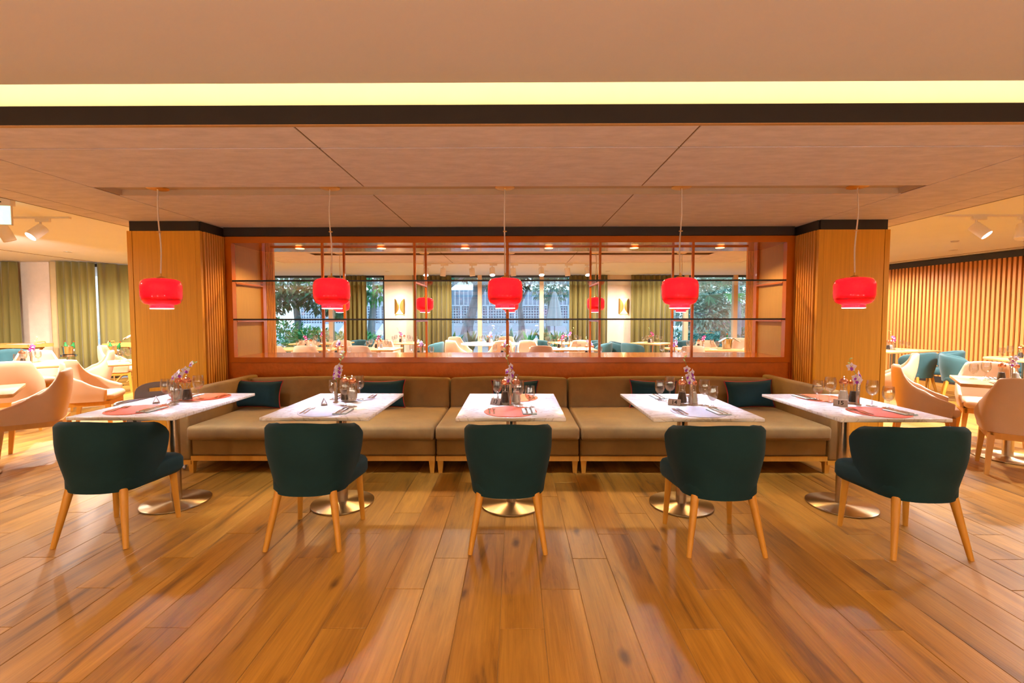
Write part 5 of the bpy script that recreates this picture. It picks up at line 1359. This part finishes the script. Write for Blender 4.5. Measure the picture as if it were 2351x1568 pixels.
tree(-3.6, 20.0, 3.6, 0.3, [((0.6, 0, 3.9), (2.6, 1.2, 1.0)), ((2.6, 0.2, 3.7), (1.6, 1.0, 0.8)), ((-1.6, 0, 3.6), (1.6, 1.0, 1.0))], M_LEAF3, 'dark overhanging tree behind the pier with the left wall light', 1500, 0.26, 101, 0.16)
tree(3.4, 20.5, 3.6, -0.3, [((-0.6, 0, 3.9), (2.6, 1.2, 1.0)), ((-2.6, 0.2, 3.9), (1.6, 1.0, 0.7)), ((1.8, 0, 3.8), (1.8, 1.0, 1.0))], M_LEAF3, 'dark overhanging tree behind the pier with the right wall light', 1500, 0.26, 111, 0.16)
# strappy leaved plants under the middle window and a fan palm by the right one
def strap_plant(x, y, n, h, mat, label, seed):
    rr = random.Random(seed); m = MB()
    for i in range(n):
        a = rr.uniform(0, 2*PI); lean = rr.uniform(0.1, 0.6); hh = h*rr.uniform(0.6, 1.1); w = rr.uniform(0.035, 0.075); u = Vector((math.cos(a), math.sin(a), 0)); v = Vector((-u.y, u.x, 0)); row = []
        for k in range(6):
            f = k/5; p = u*(lean*hh*f*f)+Vector((0, 0, hh*(f-0.15*lean*f*f))); ww = w*(0.5+1.6*f*(1-f)*1.6)*(1 if f < 1 else 0.1)
            row.append([tuple(p-v*ww), tuple(p+v*ww)])
        m.loft(row, cap=False, closed=False)
    t = thing('strap_leaved_plant', label, 'plant', (x, y, -0.05), 0, 'strap leaved plants outside the middle window')
    obj('leaves', m.mesh('leaves', recalc=False), mat, t, kind='stuff')
for i, (x, y, h, mt) in enumerate(((-2.1, 15.2, 0.95, M_LEAF1), (-1.5, 15.6, 1.0, M_LEAF3), (-0.75, 15.3, 0.95, M_LEAF1), (-0.1, 15.7, 1.0, M_LEAF2), (0.45, 15.1, 1.05, M_LEAF1), (1.0, 14.9, 1.05, M_LEAF3), (1.45, 15.4, 1.0, M_LEAF1), (1.95, 15.0, 1.15, M_LEAF3), (-2.7, 15.5, 0.9, M_LEAF2), (2.5, 15.4, 0.9, M_LEAF2))):
    strap_plant(x, y, 16, h, mt, 'strap leaved plant outside the middle window, %s of ten from the left' % ORD[[-2.7, -2.1, -1.5, -0.75, -0.1, 0.45, 1.0, 1.45, 1.95, 2.5].index(x)], i)
def fan_palm():
    rr = random.Random(5); t = thing('fan_palm', 'fan palm with dark drooping fronds outside the right garden window', 'palm', (7.4, 16.6, -0.05))
    obj('trunk', MB().tube([(0.9, 0.3, 0), (0.85, 0.2, 1.3), (0.7, 0.1, 2.75)], [0.09, 0.08, 0.07], 9).mesh('trunk', smooth=60), M_TRUNK, t)
    for k, (cx, cz) in enumerate(((-1.3, 2.35), (-0.35, 2.2), (0.45, 2.25), (1.4, 2.2), (2.2, 2.4), (0.1, 2.75), (1.3, 2.8))):
        m = MB()
        for i in range(11):
            a = R(-175+17*i); L = rr.uniform(0.42, 0.55); e = Vector((math.cos(a)*L, -0.25-rr.random()*0.1, math.sin(a)*L*0.8)); sd = Vector((-math.sin(a), 0, math.cos(a)))*0.035
            m.add([(0, 0, 0), tuple(e*0.55+sd), tuple(e), tuple(e*0.55-sd)], [(0, 1, 2), (0, 2, 3)])
        m.tube([(0.7-cx, 0.1, 2.75-cz), ((0.7-cx)*0.5, -0.05, (2.75-cz)*0.5+0.15), (0, 0, 0)], 0.012, 5)
        obj('frond', m.mesh('frond', recalc=False), M_LEAF3 if k % 2 else M_LEAF1, t, loc=(cx, 0, cz))
fan_palm()
# white fence with lattice, sun loungers, parasol, shed
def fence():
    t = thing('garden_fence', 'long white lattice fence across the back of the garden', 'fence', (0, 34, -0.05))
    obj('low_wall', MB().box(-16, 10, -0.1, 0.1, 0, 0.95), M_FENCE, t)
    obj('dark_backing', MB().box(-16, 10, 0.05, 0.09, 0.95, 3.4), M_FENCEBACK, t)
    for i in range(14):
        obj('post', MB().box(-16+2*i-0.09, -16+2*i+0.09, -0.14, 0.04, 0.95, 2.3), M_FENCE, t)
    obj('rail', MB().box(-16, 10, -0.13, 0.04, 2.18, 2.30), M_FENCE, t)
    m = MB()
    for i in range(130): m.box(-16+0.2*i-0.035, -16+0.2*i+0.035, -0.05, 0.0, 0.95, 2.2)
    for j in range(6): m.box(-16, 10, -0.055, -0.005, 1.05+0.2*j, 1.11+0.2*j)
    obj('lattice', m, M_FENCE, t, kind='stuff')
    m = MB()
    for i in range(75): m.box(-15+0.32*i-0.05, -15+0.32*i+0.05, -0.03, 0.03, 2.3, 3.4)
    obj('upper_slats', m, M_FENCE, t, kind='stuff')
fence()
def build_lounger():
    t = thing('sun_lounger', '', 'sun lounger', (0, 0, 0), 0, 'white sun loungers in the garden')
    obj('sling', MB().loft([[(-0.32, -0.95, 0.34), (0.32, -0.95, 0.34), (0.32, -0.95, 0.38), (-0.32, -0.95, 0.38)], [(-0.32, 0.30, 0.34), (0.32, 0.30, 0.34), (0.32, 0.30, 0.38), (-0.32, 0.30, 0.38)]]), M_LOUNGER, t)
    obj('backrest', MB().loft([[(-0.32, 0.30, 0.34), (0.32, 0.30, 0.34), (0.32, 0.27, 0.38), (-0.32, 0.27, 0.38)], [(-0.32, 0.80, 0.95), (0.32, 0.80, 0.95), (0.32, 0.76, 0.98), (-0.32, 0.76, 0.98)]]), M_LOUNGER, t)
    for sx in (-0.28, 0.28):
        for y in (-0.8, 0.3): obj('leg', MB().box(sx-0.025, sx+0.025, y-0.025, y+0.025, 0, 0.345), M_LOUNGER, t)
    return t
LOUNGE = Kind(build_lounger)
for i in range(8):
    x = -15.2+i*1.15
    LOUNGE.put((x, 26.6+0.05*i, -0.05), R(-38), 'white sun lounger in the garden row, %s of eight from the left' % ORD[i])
def parasol(x, y, label):
    t = thing('closed_parasol', label, 'parasol', (x, y, -0.05), 0, 'closed white parasols')
    obj('pole', MB().lathe([(0.03, 0), (0.03, 2.75)], 10).mesh('pole', smooth=50), M_TRUNK, t)
    lo = []
    for z, r in ((0.95, 0.33), (1.15, 0.36), (1.6, 0.30), (2.2, 0.20), (2.6, 0.10), (2.72, 0.03)):
        lo.append([(r*(1+0.16*math.cos(8*a))*math.cos(a), r*(1+0.16*math.cos(8*a))*math.sin(a), z) for a in [2*PI*k/48 for k in range(48)]])
    obj('folded_canopy', MB().loft(lo).mesh('folded_canopy', smooth=60), M_LOUNGER, t)
    obj('foot', MB().box(-0.3, 0.3, -0.3, 0.3, 0, 0.08), M_TRUNK, t)
parasol(2.05, 23.5, 'closed white parasol outside the middle window')
parasol(7.9, 23.0, 'closed white parasol outside the right garden window')
def shed():
    t = thing('garden_shed', 'dark grey shed wall with white corner post behind the bushes', 'shed', (10.4, 23.5, -0.05))
    obj('wall', MB().box(-1.2, 3.2, -0.1, 0.1, 0, 2.0), M_SHED, t)
    obj('corner_post', MB().box(-1.36, -1.2, -0.14, 0.14, 0, 2.15), M_FENCE, t)
    obj('roof_edge', MB().box(-1.36, 3.2, -0.3, 0.3, 2.0, 2.06), M_SHED, t)
shed()

# ------------------------------------------------------------------ waiter behind the left pillar: only a hand and forearm reach into view
def build_person():
    J = {'pel': (0, 0, 0.95, .13), 'sp': (0, 0, 1.12, .12), 'ch': (0, 0.01, 1.32, .145), 'nk': (0, 0.015, 1.50, .055), 'hd0': (0, 0.02, 1.58, .075), 'hd1': (0, 0.03, 1.68, .092), 'hd2': (0, 0.02, 1.75, .06)}
    E = [('pel', 'sp'), ('sp', 'ch'), ('ch', 'nk'), ('nk', 'hd0'), ('hd0', 'hd1'), ('hd1', 'hd2')]
    for s, k in ((-1, 'l'), (1, 'r')):
        J.update({k+'hip': (s*0.10, 0, 0.90, .095), k+'kn': (s*0.11, 0.02, 0.50, .062), k+'an': (s*0.115, -0.01, 0.10, .042), k+'toe': (s*0.125, 0.15, 0.045, .038), k+'sh': (s*0.19, 0, 1.40, .062)})
        E += [('pel', k+'hip'), (k+'hip', k+'kn'), (k+'kn', k+'an'), (k+'an', k+'toe'), ('ch', k+'sh')]
    # local +y is forward: right arm reaches forward to the tray, left arm hangs
    J.update({'rel': (0.24, 0.14, 1.14, .046), 'rwr': (0.20, 0.42, 1.00, .030), 'rpa': (0.19, 0.50, 0.955, .030), 'lel': (-0.25, -0.02, 1.13, .046), 'lwr': (-0.25, 0.07, 0.90, .030), 'lpa': (-0.245, 0.09, 0.82, .030)})
    E += [('rsh', 'rel'), ('rel', 'rwr'), ('rwr', 'rpa'), ('lsh', 'lel'), ('lel', 'lwr'), ('lwr', 'lpa')]
    for i, (dx, L) in enumerate(((-0.030, .066), (-0.011, .078), (0.009, .074), (0.027, .060))):
        J.update({'rf%da' % i: (0.19+dx, 0.535, 0.945, .0105), 'rf%db' % i: (0.19+dx*1.1, 0.535+L*0.5, 0.928, .0095), 'rf%dc' % i: (0.19+dx*1.1, 0.535+L*0.85, 0.895, .008)})
        E += [('rpa', 'rf%da' % i), ('rf%da' % i, 'rf%db' % i), ('rf%db' % i, 'rf%dc' % i)]
        J.update({'lf%da' % i: (-0.245+0.005, 0.085+dx, 0.775, .0105), 'lf%db' % i: (-0.24, 0.09+dx, 0.775-L*0.5, .0095), 'lf%dc' % i: (-0.23, 0.095+dx, 0.775-L*0.9, .008)})
        E += [('lpa', 'lf%da' % i), ('lf%da' % i, 'lf%db' % i), ('lf%db' % i, 'lf%dc' % i)]
    J.update({'rt0': (0.150, 0.50, 0.945, .012), 'rt1': (0.140, 0.54, 0.915, .0095), 'lt0': (-0.235, 0.135, 0.80, .012), 'lt1': (-0.225, 0.145, 0.755, .0095)})
    E += [('rpa', 'rt0'), ('rt0', 'rt1'), ('lpa', 'lt0'), ('lt0', 'lt1')]
    ks = list(J); me = bpy.data.meshes.new('person'); me.from_pydata([J[k][:3] for k in ks], [(ks.index(a), ks.index(b)) for a, b in E], [])
    tmp = bpy.data.objects.new('tmp', me); COL.objects.link(tmp)
    tmp.modifiers.new('skin', 'SKIN'); sub = tmp.modifiers.new('sub', 'SUBSURF'); sub.levels = 2; sub.render_levels = 2
    if not me.skin_vertices: me.attributes  # the modifier adds the layer
    bm = bmesh.new(); bm.from_mesh(me); lay = bm.verts.layers.skin.verify(); bm.verts.ensure_lookup_table()
    for i, k in enumerate(ks):
        r = J[k][3]; bm.verts[i][lay].radius = (r, r*(0.75 if k in ('pel', 'sp', 'ch') else 1)); bm.verts[i][lay].use_root = (k == 'pel')
    bm.to_mesh(me); bm.free()
    dg = bpy.context.evaluated_depsgraph_get(); dg.update()
    out = bpy.data.meshes.new_from_object(tmp.evaluated_get(dg)); bpy.data.objects.remove(tmp); out.name = 'person'
    out.materials.clear()
    for m in (M_SKIN, M_SHIRT, M_HAIR, M_BLACKPLASTIC): out.materials.append(m)
    for p in out.polygons:
        c = p.center; arm = abs(c.x) > 0.13
        if c.z > 1.46: p.material_index = 2 if (c.z > 1.70 or (c.y < 0.0 and c.z > 1.56)) else 0
        elif c.y > 0.30 and c.z > 0.6: p.material_index = 0
        elif c.z < 0.92 and c.z > 0.6 and abs(c.x) > 0.20: p.material_index = 0
        elif c.z < 0.09: p.material_index = 3
        else: p.material_index = 1
        p.use_smooth = True
    t = obj('person', out, None, loc=(-7.93, 10.02, 0), rot=(0, 0, R(123)), label='waiter in dark clothes behind the left pillar, hand resting on the tray stand', cat='person')
    for sx in (-1, 1):
        obj('eye', MB().lathe([(0.001, -0.006), (0.008, -0.004), (0.009, 0), (0.008, 0.004), (0.001, 0.006)], 12).mesh('eye', smooth=60), M_SALT, t, loc=(sx*0.033, 0.108, 1.665))
        obj('ear', rbox('ear', 0.018, 0.035, 0.06, 0.007), M_SKIN, t, loc=(sx*0.092, 0.02, 1.66))
    obj('nose', MB().loft([[(-0.008, 0.11, 1.665), (0.008, 0.11, 1.665), (0.0, 0.118, 1.668)], [(-0.016, 0.112, 1.625), (0.016, 0.112, 1.625), (0.0, 0.142, 1.628)]]).mesh('nose', smooth=60), M_SKIN, t)
    obj('mouth', rbox('mouth', 0.046, 0.01, 0.010, 0.003), plain('lips', (0.42, 0.12, 0.09), 0.5, noise=0.05), t, loc=(0, 0.108, 1.60))
build_person()
